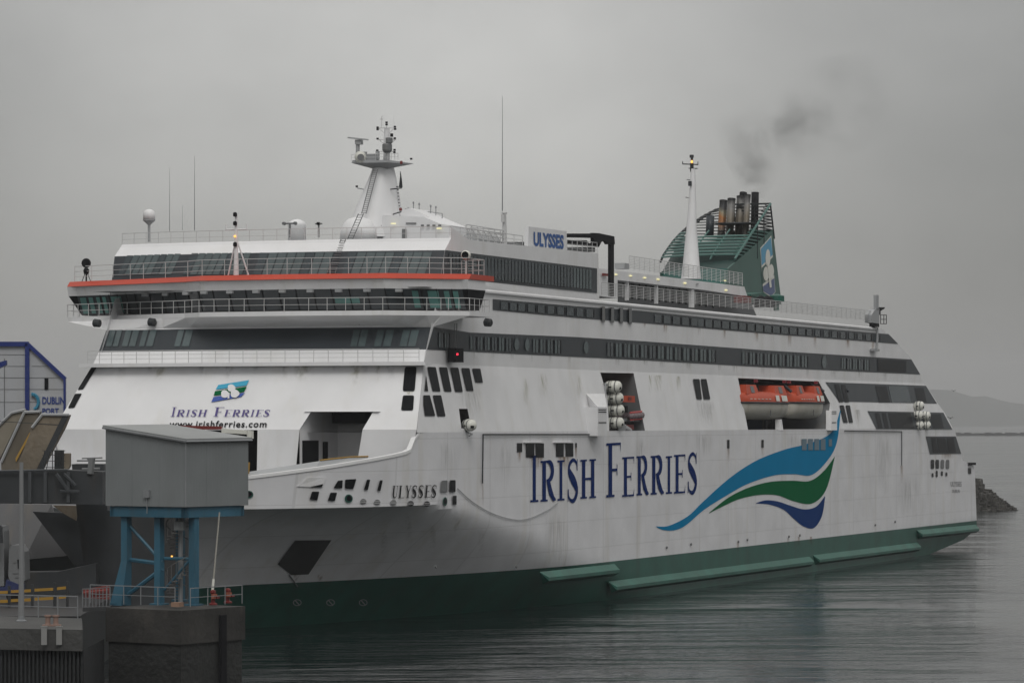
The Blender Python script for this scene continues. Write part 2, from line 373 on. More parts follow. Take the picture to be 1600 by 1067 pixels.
# bulwark cap and its inner face, foredeck
cap = MB(); inner = MB(); dk = MB()
ul = [-28.8+i*.7 for i in range(34)]; prv = None
for u in [x for x in ul if x < -5.2]:
    z = ztop(u); y = hv(u, z); dy = .35
    cur = (Vector((u, y-.06, z+.03)), Vector((u+.1, y+dy, z+.03)), Vector((u+.1, max(y, hv(u, 10.4))+dy, 10.4)))
    if prv:
        cap.quad(prv[0], cur[0], cur[1], prv[1]); cap.quad(prv[0], prv[0]-UP*.22, cur[0]-UP*.22, cur[0]); inner.quad(prv[1], cur[1], cur[2], prv[2])
        dk.quad(prv[2], cur[2], Vector((cur[2].x, 31-cur[2].y, cur[2].z)), Vector((prv[2].x, 31-prv[2].y, prv[2].z)))
    prv = cur
cap.build('bulwark_cap', mat('cap_white_paint', (.78, .78, .78), .4), ship); inner.build('bulwark_inner_plate', LGREY, ship); dk.build('foredeck', LGREY, ship)
# raised ramp shelf behind bulwark with yellow edge
def fz(x, y, back): # point a bit inboard of the bulwark
    p = hull(x, y); return p
sh = MB(); ye = MB(); P_ = [(380, 745), (440, 737.5), (500, 729.5), (555, 721), (590, 714.5)]
T_ = [(380, 738), (440, 729), (500, 720), (545, 715), (575, 714)]
A_ = []; B_ = []
for (x, y), (x2, y2) in zip(P_, T_):
    p = hull(x, y)+Vector((0.8, 1.1, 0)); A_.append(p-UP*.6); q = onu(x2, y2, p.x+1.6); B_.append(q)
for i in range(len(A_)-1):
    sh.quad(A_[i], A_[i+1], B_[i+1], B_[i]); sh.quad(B_[i], B_[i+1], B_[i+1]+Vector((1.5, 0, 0)), B_[i]+Vector((1.5, 0, 0)))
ye.path([b+UP*.06 for b in B_[2:]], .06)
sh.build('ramp_shelf', LGREY, ship); ye.build('ramp_edge', YEL, ship)
# ------------------------------------------------ front of superstructure
def lev(x, y, v): p = onv(x, y, v); return p.z, p.x
Lz = []
for (x, y), vp, vs_ in [((651, 700), 0, 31.2), ((651, 671), 0, 31.2), ((662, 566), VT-.05, 29.6), ((667, 546), VT, 29.5), ((677, 511), VT, 29.5), ((695, 391), VL, 30.3), ((705, 372), VL, 30.3), ((707, 356), VL, 30.3)]:
    z, u = lev(x, y, vp); Lz.append((z, u, vp, vs_))
Lz[0] = (10.2, Lz[1][1], 1.2, 30); Lz.sort()
def fu(z, v):
    vp, vs_ = interp(Lz, z, 2), interp(Lz, z, 3); m_ = (vp+vs_)/2; w = (vs_-vp)/2; t = (v-m_)/w
    return interp(Lz, z, 1)-1.3*(1-min(1, abs(t))**2.4)
def FH(x, y, o=0.):
    u = -4.
    for _ in range(14):
        p = onu(x, y, u); u = fu(p.z, p.y)-o
    return onu(x, y, u)
def front_pt(t, z, o=0.):
    vp, vs_ = interp(Lz, z, 2), interp(Lz, z, 3); v = vp+(vs_-vp)*t; return Vector((fu(z, v)-o, v, z))
zl = [l[0] for l in Lz]   # 8.5, split, ledge, bandbot, bandtop, fasciaB, fasT, rail
def front_sheet(z0, z1, o=0., m=WFRONT, name='front_wall', holes=None, nz=2, parent=ship):
    mb = MB(); n = 48
    if not holes:
        for k in range(nz):
            for i in range(n):
                za, zb = z0+(z1-z0)*k/nz, z0+(z1-z0)*(k+1)/nz
                mb.quad(front_pt((i+1)/n, za, o), front_pt(i/n, za, o), front_pt(i/n, zb, o), front_pt((i+1)/n, zb, o))
    else:
        sheet([(0, z0), (31, z0), (31, z1), (0, z1)], [[(31*a, b) for a, b in h] for h in holes], lambda t, z: front_pt(t/31, z, o), grid=(.65, .6), mb=mb, sub=(.65, .6))
    ob = mb.build(name, m, parent, smooth=not holes); return ob
def tz(x, y):
    p = FH(x, y); vp, vs_ = interp(Lz, p.z, 2), interp(Lz, p.z, 3); return ((p.y-vp)/(vs_-vp), p.z)
zs = zl[1]
niche_px = [(486, 643), (583, 643), (566.5, 671.5), (566.5, 716), (566.5, 735), (468, 735), (468, 671.5)]
def clampz(q): return q
nA = [tz(486, 643), tz(583, 643), (tz(566.5, 671)[0], zs)]; nA += [(tz(468, 671)[0], zs)]
nx0, nx1 = tz(566.5, 671)[0], tz(468, 671)[0]
cen0, cen1 = tz(404, 690)[0], tz(235, 690)[0]
up = front_sheet(zs, zl[2], name='front_wall', holes=[nA[::-1]+[] if False else [nA[0], nA[1], (nx0, zs+.001), (nx1, zs+.001)]])
front_sheet(10.2, zs, name='lower_front_wall', m=WHITE2, holes=[[(nx0, 10.3), (nx0, zs-.001), (nx1, zs-.001), (nx1, 10.3)], [(cen0, 10.3), (cen0+.004, zs-.05), (cen1, zs-.05), (cen1, 10.3)]])
# niche interior
DEP = 7.2
def deep(p, d): return p+Vector((d, 0, 0))
ni = MB(); zt = tz(486, 643)[1]
pL, pR = front_pt(nx1, zs), front_pt(nx0, zs); pLt, pRt = front_pt(nA[0][0], zt), front_pt(nA[1][0], zt)
pLb, pRb = Vector((pL.x, pL.y, 10)), Vector((pR.x, pR.y, 10))
ub = pL.x+DEP
side_w = MB(); side_w.poly([Vector((pL.x+.02, pL.y, 10)), Vector((ub, pL.y, 10)), Vector((ub, pL.y, zt)), Vector((pLt.x+.1, pL.y, zt)), Vector((pL.x+.02, pL.y, pL.z))]); side_w.build('niche_side_wall', WHITE2, ship)
bk = MB(); bk.quad(Vector((ub, pL.y, 10)), Vector((ub, pR.y-3, 10)), Vector((ub, pR.y-3, zt)), Vector((ub, pL.y, zt))); bk.build('niche_back_wall', WHITE2, ship)
tp = MB(); tp.quad(Vector((pLt.x-.2, pLt.y+.5, zt)), Vector((ub, pL.y+.5, zt)), Vector((ub, pR.y-3, zt)), Vector((pRt.x-.2, pRt.y-.5, zt)))
tp.quad(Vector((pL.x, pL.y, 10.6)), Vector((ub, pL.y, 10.6)), Vector((ub, pR.y-3, 10.6)), Vector((pR.x, pR.y, 10.6))); tp.quad(pRb, Vector((ub, pR.y-3, 10)), Vector((ub, pR.y-3, zt)), pRt); tp.build('niche_ceiling', WHITE2, ship)
# niche door, window, canopy beam
def onwall(x, y, o=.05): return onv(x, y, pL.y-o)
for nm, q in (('machinery_hatch', [(473, 688), (498, 688), (498, 725), (473, 725)]), ('niche_door', [(505, 690), (512.5, 690), (512.5, 728), (505, 728)])):
    MB().prism([onwall(*p) for p in q], (0, .04, 0)).build(nm, BLACKG, ship)
b_ = MB(); b_.box((ub-.6, (pL.y+pR.y)/2-1, zt-.5), (1.0, pL.y-pR.y+3, .8)); b_.build('niche_beam', BLACK, ship)
# centre opening, dark interior with pale ramp post
co = MB(); cy0, cy1 = front_pt(cen0, 12).y, front_pt(cen1, 12).y; cu = fu(12, (cy0+cy1)/2)
co.quad((cu+7, cy0-1, 8.5), (cu+7, cy1, 8.5), (cu+7, cy1, 15.2), (cu+7, cy0-1, 15.2)); co.quad((cu+1.2, cy0-1, 8.5), (cu+7, cy0-1, 8.5), (cu+7, cy0-1, 15.2), (cu+1.2, cy0-1, 15.2))
co.quad((cu+.5, cy1, 8.5), (cu+7, cy1, 8.5), (cu+7, cy1, 15.2), (cu+.5, cy1, 15.2)); co.quad((cu+1, cy0-1, 15.1), (cu+7, cy0-1, 15.1), (cu+7, cy1, 15.1), (cu+1, cy1, 15.1)); co.build('centre_opening', BLACK, ship)
# white bottom lip under the split, and ledge walkway
def ledge(z, dz, out, name, m, t0=0., t1=1., inn=0.): # solid lip following the front
    mb = MB(); n = 24
    for i in range(n):
        ta, tb = t0+(t1-t0)*i/n, t0+(t1-t0)*(i+1)/n
        A, B = front_pt(ta, z, out), front_pt(tb, z, out); a, b = front_pt(ta, z, -inn-.3), front_pt(tb, z, -inn-.3)
        for pt in (A, B, a, b): pass
        mb.quad(B, A, A+UP*dz, B+UP*dz); mb.quad(A, a, b, B); mb.quad(A+UP*dz, B+UP*dz, Vector((b.x, b.y, z+dz)), Vector((a.x, a.y, z+dz)))
    A, a = front_pt(t0, z, out), front_pt(t0, z, -inn-.3); mb.quad(A, a, a+UP*dz, A+UP*dz)
    A, a = front_pt(t1, z, out), front_pt(t1, z, -inn-.3); mb.quad(A, a, a+UP*dz, A+UP*dz)
    return mb.build(name, m, ship)
ledge(zl[2]-.25, .28, 1.0, 'front_walkway', WHITE2, -.02, 1.02)
front_sheet(zl[2], zl[3], name='walkway_back_wall', m=WFRONT)
front_sheet(zl[3], zl[4], name='front_window_band', m=DGREY)
front_sheet(zl[4], 23.95, name='upper_front_wall', m=WFRONT)
front_sheet(23.95, 27.1, o=-4.2, name='bridge_back_wall', m=DGREY)
front_sheet(27.0, zl[5], name='lounge_window_band', m=DGREY)
front_sheet(zl[5], zl[6], name='top_fascia', m=WFRONT)
# ------------------------------------------------ port side sheets
out3 = [(zl[2]-.0, None)]
def P2(p): return (p.x, p.z)
c2b, c2t = front_pt(0, zs), front_pt(0, zl[2]); c3t = front_pt(0, 24.9)
rbay = [(938, 582), (990, 583), (1008, 674), (952, 674), (949, 620)]; lbay = [(1153, 590.5), (1279, 596), (1297, 630), (1292, 672.3), (1169, 672.3)]
dav = [(717, 638.5), (730.5, 638.5), (735, 662), (735, 669), (721, 669)]
def s2m(u, z):
    return Vector((u, (z-ZS2)/(ZTUM-ZS2)*VT, z))
o2 = [P2(c2b), P2(s2(1489, 671)), P2(s2(1476, 644.5)), P2(s2(1465, 630)), P2(s2(1446.7, 602.4))]
e20 = s2(1437.5, 585); o2 += [(o2[-1][0]-1.4, ZTUM), (c2t.x, ZTUM)]
o2[0] = (o2[0][0], ZS2); o2[1] = (o2[1][0], ZS2)
s2mb = sheet(o2, [[P2(s2(*p)) for p in h] for h in (rbay, lbay, dav)], s2m, grid=6); s2mb.build('side_wall', WHITE2, ship)
e3 = [s3(1437.5, 585), s3(1424, 561.5), s3(1403.6, 537.4), s3(1388.5, 522), s3(1377, 513.4)]
ZD = s3(1200, 490).z  # promenade deck edge height
o3 = [(c2t.x, ZTUM), (o2[-2][0], ZTUM)]+[P2(p) for p in e3]+[(c3t.x+4, e3[-1].z+.02), (c3t.x, 25.6)]
sheet(o3, [], lambda u, z: Vector((u, VT, z)), grid=8).build('upper_side_wall', WHITE2, ship)
ZD = e3[-1].z
# starboard side, roofs, stern face
sb = MB(); sb.poly([Vector((u, 29.2, z)) for u, z in o3]); sb.poly([Vector((u, 30.9-(z-ZS2)/(ZTUM-ZS2)*1.7, z)) for u, z in o2]); sb.build('starboard_wall', WHITE2, ship)
st = MB(); eds = [s2m(*o2[1]), s2m(*o2[2]), s2m(*o2[3]), s2m(*o2[4]), s2m(*o2[5])]+e3
for a, b in zip(eds, eds[1:]): st.quad(a, Vector((a.x, 31-a.y, a.z)), Vector((b.x, 31-b.y, b.z)), b)
st.build('stern_face', WHITE2, ship)
dm = MB(); dm.quad(Vector((-2, VT, ZD-.03)), Vector((e3[-1].x, VT, ZD-.03)), Vector((e3[-1].x, 30, ZD-.03)), Vector((-2, 30, ZD-.03)))
dm.quad((-6, 0, ZS2), (o2[1][0], 0, ZS2), (o2[1][0], 31, ZS2), (-6, 31, ZS2)); dm.quad((interp(STERN, ZS2)-8, .1, 10.6), (interp(STERN, 10.2), .1, 10.6), (interp(STERN, 10.2), 30.9, 10.6), (interp(STERN, ZS2)-8, 30.9, 10.6)); dm.build('open_deck', MGREY, ship)
# lip moulding along side under the promenade rail, knuckle lips
lip = MB(); a, b = s3(770, 455.5), s3(1372, 513.4); zz = (a.z+b.z)/2
for z0_, w in ((a.z, .22),): lip.prism([Vector((a.x-8, VT-.18, a.z)), Vector((b.x, VT-.18, b.z)), Vector((b.x, VT+.0, b.z+.12)), Vector((a.x-8, VT, a.z+.12))], (0, 0, -.16))
lip.build('sheer_lip', WHITE2, ship)
# bays
def bay(px, name, depth, surf, m=LGREY):
    mb = MB(); P = [surf(*p) for p in px]; Q = [Vector((p.x, depth, p.z)) for p in P]; n = len(P)
    for i in range(n): mb.quad(P[i], P[(i+1) % n], Q[(i+1) % n], Q[i])
    mb.poly(Q); return mb.build(name, m, ship)
bay(rbay, 'raft_bay', 5.5, s2, MGREY); bay(lbay, 'lifeboat_bay', 6.5, s2, MGREY); bay(dav, 'davit_recess', 2.5, s2, BLACK)
# lifeboat bay fittings
fb = MB()
for x0, x1 in ((1168, 1190), (1225, 1243)):
    fb.prism([onv(x0, 655, 6.3), onv(x1, 655, 6.3), onv(x1, 672, 6.3), onv(x0, 672, 6.3)], (0, -.1, 0))
fb.build('bay_door', mat('bay_door_blue', (.02, .045, .09), .4), ship)
fp = MB()
for x in (1160, 1196, 1210, 1262, 1283): a = onv(x, 672, 4.5); b = onv(x, 600, 4.5); MB().tube(a, Vector((a.x, 4.5, b.z)), .12).build('davit_post', DGREY, ship)
pil = MB(); pil.prism([s2(1219, 672.3, .02), s2(1224, 672.3, .02), s2(1221.5, 655, .02), s2(1218.5, 655, .02)], (0, .5, 0)); pil.build('bay_pillar', WHITE2, ship)
# davit arms
da = MB()
for x in (1180, 1224, 1232, 1272):
    a = onv(x, 599, 4.5); MB().path([a, Vector((a.x, 1.4, a.z-.2)), Vector((a.x, .6, a.z-.9))], .16).build('davit_arm', DGREY, ship)
fr_ = MB()
for x, y in ((1181, 595), (1225.5, 596), (1233, 597), (1275, 597.5)): MB().box(onv(x, y, .6), (.5, .3, .3)).build('davit_sheave', mat('sheave_red', (.2, .02, .03), .6) if 'sheave_red' not in bpy.data.materials else bpy.data.materials['sheave_red'], ship)
# ------------------------------------------------ glazing helper
def pane(px, surf, mats, name='window', o=.05, th=.06, parent=ship, label=None):
    P = [surf(*p, o) for p in px]; Q = [surf(*p, o-th) for p in px]; n = len(P)
    mb = MB().add(P+Q, [tuple(range(n)), tuple(range(n, 2*n))[::-1]]+[(i, (i+1) % n, n+(i+1) % n, n+i) for i in range(n)])
    ob = mb.build(name, mats, parent)
    if label: ob['label'] = label
    return ob
def rounded(px, r=.18):
    out = []; n = len(px)
    for i in range(n):
        a, b, c = Vector(px[i-1]), Vector(px[i]), Vector(px[(i+1) % n])
        out += [tuple(b+(a-b)*r), tuple(b+((a-b)+(c-b))*r*.25), tuple(b+(c-b)*r)]
    return out
def oval(cx_, cy_, rx, ry, n=14): return [(cx_+rx*math.cos(2*math.pi*i/n), cy_+ry*math.sin(2*math.pi*i/n)) for i in range(n)]
# side bands (dark panels)
def lerp(a, b, t): return a+(b-a)*t
T8 = [(677, 511), (735, 519.5), (900, 526.5), (1008, 533.3), (1200, 547.5), (1424, 561.5)]; B8 = [(667, 546), (735, 549.5), (900, 557.5), (1008, 563), (1200, 574), (1438, 585)]
T10 = [(770, 467.3), (900, 478.3), (1000, 485.5), (1200, 505.8), (1388.5, 522)]; B10 = [(770, 484.5), (900, 496.6), (1000, 504.3), (1200, 521.5), (1403.6, 537.4)]
# straighten band edges: use constant z
def zfit(pts): zz_ = sorted(s3(*p).z for p in pts); return zz_[len(zz_)//2]
z8t, z8b, z10t, z10b = zfit(T8), zfit(B8), zfit(T10), zfit(B10)
def line_u(pts): return [s3(*p) for p in pts]
for nm, T, B in (('side_window_band', T8, B8), ('side_window_band', T10, B10)):
    pl = [s3(*p, .03) for p in T]+[s3(*p, .03) for p in B[::-1]]
    if T is T8: pl[0] = front_pt(0, zl[4])+Vector((0, -.03, 0)); pl[-1] = front_pt(0, zl[3])+Vector((0, -.03, 0))
    mb = MB(); n = len(T)
    for i in range(n-1): mb.quad(pl[i], pl[i+1], pl[2*n-2-i], pl[2*n-1-i])
    mb.build(nm, DGREY, ship)
def yT(T, x): return interp(T, x)
for nm, px, sf in (('aft_window_band', [(1290, 597), (1446.7, 602.5), (1464, 630.3), (1311, 627)], s2), ('aft_window_band', [(1355.6, 642), (1474, 644.5), (1488, 670.4), (1369.5, 670.4)], s2), ('aft_opening', [(1446.7, 681.6), (1493.5, 681.6), (1502, 708.7), (1453, 709.5)], s1)):
    pane(px, sf, DGREY, nm, o=.04, th=.03)
for a, b, y0, y1, m in ((1368, 1385, 603, 628.5, BLACKG), (1388, 1418, 603, 628.5, GLASS), (1429, 1443, 606, 628, BLACKG), (1367, 1374, 645, 669, BLACKG), (1378, 1384, 645, 669, BLACKG), (1388, 1423, 645, 669, BLACKG), (1453, 1470, 647, 669, BLACKG)):
    pane([(a, y0), (b, y0), (b+(y1-y0)*.22, y1), (a+(y1-y0)*.22, y1)], s2, m, 'window', o=.07)
for a, b in ((1455, 1462), (1464, 1477), (1479, 1490)): pane([(a, 684), (b, 684), (b+4, 707), (a+3, 707)], s1, BLACKG, 'window', o=.07)
# deck 8 panes
def vpane(x0, x1, T, B, ft, fb_, surf, m, edge_shadow=0., name='cabin_window'):
    q = [(x0, lerp(yT(T, x0), yT(B, x0), ft)), (x1, lerp(yT(T, x1), yT(B, x1), ft)), (x1, lerp(yT(T, x1), yT(B, x1), fb_)), (x0, lerp(yT(T, x0), yT(B, x0), fb_))]
    P = [surf(*p, .09) for p in q]; mb = MB(); mb.poly(P, 0)
    Q = [surf(*p, .03) for p in q]
    for i in range(4): mb.quad(P[i], P[(i+1) % 4], Q[(i+1) % 4], Q[i], 1)
    if edge_shadow:  # black strip painted as the shadow at the pane's right edge
        qs = [(x1, q[1][1]), (x1+edge_shadow, q[1][1]), (x1+edge_shadow, q[2][1]), (x1, q[2][1])]; mb.poly([surf(*p, .06) for p in qs], 1)
    return mb.build(name, [m, BLACK], ship)
def pairs(xa, xb, step):
    x = xa
    while x+step*.8 < xb:
        w = step*.30; vpane(x, x+w, T8, B8, .2, .88, s3, GLASS2 if random.random() > .25 else GLASS, step*.08); vpane(x+w+step*.1, x+w*2+step*.1, T8, B8, .2, .88, s3, GLASS2 if random.random() > .4 else GLASS, step*.16); x += step
pairs(686, 704, 9); pairs(735, 801, 11.2); pairs(833, 880, 11.4); pairs(949, 1122, 13.2); pairs(1160, 1270, 11.6); pairs(1315, 1366, 9.0)
for x in (807.5, 824, 916, 1288): 
    y = (yT(T8, x)+yT(B8, x))/2; pane(oval(x, y, 3.6, 10), s3, GLASS2, 'oval_window', o=.1)
vpane(1372, 1416, T8, B8, .12, .9, s3, BLACKG, 0); 
# deck 10 panes
xs = [783, 797]+[810+i*15.2 for i in range(8)]+[1023+i*14.3 for i in range(5)]+[1089+i*13.2 for i in range(24)]
for x in xs:
    if x > 1370 or 935 < x < 990: continue
    w = 10.5 if x < 1250 else 7.5; vpane(x, x+w, T10, B10, .2, .86, s3, GLASS, 1.8, 'deck_window')
for x in (941, 955, 969, 983):
    q = [(x, yT(T10, x)-2.5), (x+4.5, yT(T10, x)-2.2), (x+4.5, yT(B10, x)+2.5), (x, yT(B10, x)+2.2)]; pane(q, s3, MGREY, 'vent_trunk', o=.18, th=.16)
# side lounge tier
TL = [(695, 391), (933, 419.4)]; BL = [(687, 429.5), (775, 442), (933, 457.8)]
lt = MB(); zF, zB_ = front_pt(0, zl[5]), front_pt(0, 27.0); endT, endB = sl(933, 419.4), sl(935, 458)
roofz = zl[6]
# tier wall
wallp = [Vector((fu(26.0, VL), VL, 26.0)), Vector((endB.x+.3, VL, endB.z-1.6)), Vector((endT.x+.3, VL, sl(935, 396).z)), front_pt(0, zl[6]), front_pt(0, zl[5]), front_pt(0, 27.1)]
lt.poly(wallp); lt.build('lounge_side_wall', WHITE2, ship)
pl = [sl(*p, .05) for p in TL]+[sl(*p, .05) for p in BL[::-1]]; pl[0] = front_pt(0, zl[5])-Vector((0, .05, 0)); pl[-1] = front_pt(0, 27.05)-Vector((0, .05, 0)); MB().poly(pl).build('side_lounge_band', DGREY, ship)
x = 702.
k = 0
while x < 923:
    st_ = 5.6-(x-700)*.0035
    vpane(x, x+st_*.74, TL, BL, .09, .88, lambda a, b, o=0: sl(a, b, o+.03), GLASS if x < 895 else GLASS2, st_*.1, 'lounge_window'); x += st_; k += 1
# lounge roof deck and end wall
rf = MB(); n = 24; rz = zl[6]-.12
xe = sl(935, 400).x
for i in range(n):
    a, b = front_pt(i/n, rz), front_pt((i+1)/n, rz); rf.quad(a, Vector((xe, a.y, rz)), Vector((xe, b.y, rz)), b)
rf.quad((xe, VL, 26), (xe, 29.75, 26), (xe, 29.75, rz), (xe, VL, rz)); rf.quad((fu(26, 30.2)+.3, 30.1, 26), (xe, 30.1, 26), (xe, 30.1, rz), (fu(rz, 30.2)+.1, 30.1, rz)); rf.build('lounge_roof', LGREY, ship)
# front lounge panes (slanted)
def fpane(x0, x1, yt, yb, sl_, m, nm='front_window', o=.06):
    return pane([(x0+sl_, yt), (x1+sl_, yt), (x1, yb), (x0, yb)], FH, m, nm, o=o, th=.05)
def yTF(x): return interp([(170, 397.5), (280, 393.5), (480, 392), (700, 392)], x)+2.2
for xa, xb, n in ((183, 268, 8), (284, 378, 8), (394, 510, 8), (532, 664, 9)):
    w = (xb-xa)/n; s_ = 15 if xa < 300 else 12
    for i in range(n): fpane(xa+i*w+.7, xa+(i+1)*w-.7, yTF(xa+i*w), 429, s_, GLASS2 if (i*7) % 5 else GLASS, 'lounge_front_window')
# deck 8 front panes
for xa, xb in ((165, 174), (176, 184), (190, 199), (201, 211), (217, 225), (228, 238), (272, 281), (284, 295), (547, 557), (559, 570), (584, 595), (598, 610), (624, 635), (637, 649)):
    fpane(xa, xb, 515.5, 541, 7 if xa < 300 else 6, GLASS2, 'front_window')
# big black windows
for q, sf in (([(632.5, 573), (651, 573), (648, 611), (629, 611)], FH), ([(629.5, 617.5), (647, 617.5), (645.5, 641), (626.5, 641)], FH),
              ([(143, 573), (152, 572), (130, 608), (121, 609)], FH), ([(117, 615), (128, 614.5), (116, 637), (106, 637.5)], FH)):
    pane(rounded(q, .12), sf, BLACKG, 'corner_window', o=.06)
def z3(X, Y): return (480+X*.253, 380+Y*.253)
for q in ([(742, 762), (795, 765), (824, 915), (775, 913)], [(814, 765), (864, 766), (893, 916), (848, 915)], [(884, 767), (934, 768), (962, 918), (914, 917)], [(953, 770), (1003, 771), (1028, 912), (984, 911)], [(1020, 773), (1070, 774), (1086, 861), (1040, 860)], [(718, 938), (758, 938), (792, 1066), (728, 1066), (718, 1000)], [(776, 938), (828, 938), (855, 1068), (805, 1068)]):
    pane(rounded([z3(*p) for p in q], .08), s2, BLACKG, 'side_window', o=.06)
pane([z3(735, 818), z3(748, 912), z3(724, 912)], s2, BLACKG, 'side_window', o=.06)
for q in ([(1083, 592), (1093, 592), (1097, 623.5), (1089, 623.5)], [(1095, 592), (1104, 592), (1110, 623.5), (1100, 623.5)], [(1304, 600), (1311, 600), (1318, 628), (1311, 628)], [(1314, 601), (1321, 601), (1327, 628), (1320, 628)], [(1312, 633), (1318.5, 633), (1325, 660), (1318, 660)], [(1321.5, 633), (1328, 633), (1333, 660), (1327, 660)]):
    pane(rounded(q, .08), s2, BLACKG, 'side_window', o=.08)
# hull windows
def rect(x0, y0, x1, y1): return [(x0, y0), (x1, y0), (x1, y1), (x0, y1)]
for q in (rect(808, 692, 816, 706), rect(822, 692.5, 835, 714.5), rect(837, 692.5, 850, 714.5), rect(869, 692, 881, 713.5), rect(884, 692, 896, 713), rect(899, 692, 901.5, 699), rect(1136.5, 687, 1140, 700), rect(1190, 687, 1193.5, 699)):
    pane(q, s1, BLACKG, 'hull_window', o=.05)
hd = MB()
for a, b in ((821, 851), (868, 897)): hd.prism([s1(a, 690.5, .25), s1(b, 690.5, .25), s1(b, 691.7, .25), s1(a, 691.7, .25)], (0, .25, 0))
hd.build('window_eyebrow', WHITE2, ship)
for i in range(4): pane(rect(1253+i*9.8, 685.5, 1260.5+i*9.8, 703), s1, mat('port_shutter', (.10, .17, .22), .4) if i == 0 else bpy.data.materials['port_shutter'], 'hull_window', o=.07)
pane(rect(1295, 686, 1300, 697), s1, bpy.data.materials['port_shutter'], 'hull_window', o=.07)
for i, (x, m) in enumerate(((1454.5, BLACKG), (1462, BLACKG), (1470, MGREY), (1478, MGREY))): pane(rounded(rect(x, 718, x+5.3, 732), .2), s1, m, 'mooring_port', o=.06)
for x, y0, y1 in ((1456, 739, 745), (1462.5, 735, 745), (1470.5, 736, 743), (1477.5, 738, 743.5)): pane(rounded(rect(x, y0, x+2.8, y1), .25), s1, BLACKG, 'mooring_port', o=.06)
pane(rect(1513, 731, 1517.5, 740), s1, BLACKG, 'mooring_port', o=.06)
# bow mooring ports on the flared bow
def z7(X, Y): return (380+X*.253, 580+Y*.253)
BOWP = [([(345, 705), (400, 655), (515, 655), (490, 715), (410, 714), (330, 710)], WHITE2), ([(410, 714), (495, 695), (485, 716)], BLACKG), ([(558, 720), (585, 675), (615, 672), (612, 722)], BLACKG), ([(628, 722), (630, 668), (700, 664), (680, 726)], BLACKG), ([(745, 730), (765, 668), (785, 668), (770, 732)], BLACKG), ([(828, 735), (845, 672), (862, 672), (848, 738)], BLACKG),
        ([(1220, 745), (1225, 675), (1262, 672), (1262, 746)], MGREY), ([(1274, 745), (1276, 672), (1312, 671), (1312, 745)], BLACKG), ([(1295, 822), (1295, 768), (1318, 767), (1318, 822)], BLACKG), ([(410, 790), (425, 742), (470, 742), (458, 796)], BLACKG), ([(522, 798), (540, 748), (580, 748), (566, 800)], BLACKG)]
for q, m in BOWP: pane(rounded([z7(*p) for p in q], .1), hull, m, 'bow_port', o=.09 if m is WHITE2 else .12)
for X, Y, rx, ry in ((33, 760, 30, 24), (652, 785, 25, 26), (1248, 803, 13, 27)):
    pane(oval(*z7(X, Y), rx*.253, ry*.253), hull, GREEN, 'fairlead_ring', o=.10); pane(oval(*z7(X+2, Y-2), rx*.17, ry*.17), hull, BLACKG, 'fairlead', o=.14)
for X, Y in ((742, 803), (828, 808), (928, 810), (1035, 816), (1135, 818)): pane(oval(*z7(X, Y), 5, 4.2), hull, BLACKG if X > 1000 else MGREY, 'bow_scuttle', o=.07)
# stripes across scuttles
sc_ = MB()
for X, Y in ((742, 803), (828, 808), (928, 810), (1035, 816), (1135, 818)):
    for k in (-1.3, 1.3): a, b = z7(X, Y); sc_.poly([hull(a-5, b+k-.3, .12), hull(a+5, b+k-.3, .12), hull(a+5, b+k+.3, .12), hull(a-5, b+k+.3, .12)])
sc_.build('scuttle_bar', WHITE2, ship)
# bow door recess: flat grey patch with the recess shade in its colour
pane([(461, 844), (518, 843.5), (482, 897), (455, 898), (434, 881)], hull, mat('recess_shade_grey', (.05, .05, .052), .6, var=.3), 'bow_door_recess_shade', o=.05)
sm_ = MB(); sm_.path([hull(452, 898, .04), hull(465, 916, .04)], .05); sm_.build('bow_door_seam', MGREY, ship)
# bow thruster marks
for x in (463, 515, 566):
    mk = MB()
    for r0, r1, cx0, cy0 in ((4.2, 5.2, x+1.5, 941), ):
        P = []
        for i in range(17):
            t = 2*math.pi*i/16; P.append((hull(cx0+r1*1.3*math.cos(t), cy0+r1*math.sin(t), .05), hull(cx0+r0*1.3*math.cos(t), cy0+r0*math.sin(t), .05)))
        for a, b in zip(P, P[1:]): mk.quad(a[0], b[0], b[1], a[1])
        for s_ in (1, -1): mk.poly([hull(cx0-4, cy0-4*s_+.6, .05), hull(cx0-3, cy0-4*s_-.5, .05), hull(cx0+4, cy0+4*s_-.6, .05), hull(cx0+3, cy0+4*s_+.5, .05)])
    mk.build('thruster_mark', LGREY, ship)
# rubbing strakes along the boot-top
def strake(xa, ya, xb, yb, h0, h1, drop, outw=.5):
    a, b = s1(xa, ya), s1(xb, yb); zt_ = (a.z+b.z)/2; za, zb = a.z, b.z
    prof = [(0, 0), (-outw, -.5), (-outw, -.78), (0, -1.05)]
    mb = MB(); A = [Vector((a.x+(0.9 if i else 0), p[0], za+p[1])) for i, p in enumerate(prof)]; B = [Vector((b.x, p[0], zb+p[1])) for p in prof]
    for i in range(3): mb.quad(A[i], B[i], B[i+1], A[i+1], 0 if i == 0 else 1)
    mb.poly(A, 1); mb.poly(B[::-1], 1); mb.build('rubbing_strake', [GREEN_LIT, GREEN], ship)
strake(843, 893, 960, 880.5, 0, 0, 0); strake(950, 908, 1265, 869, 0, 0, 0); strake(1270, 867, 1433, 847, 0, 0, 0); strake(1432, 828, 1524, 819, 0, 0, 0)
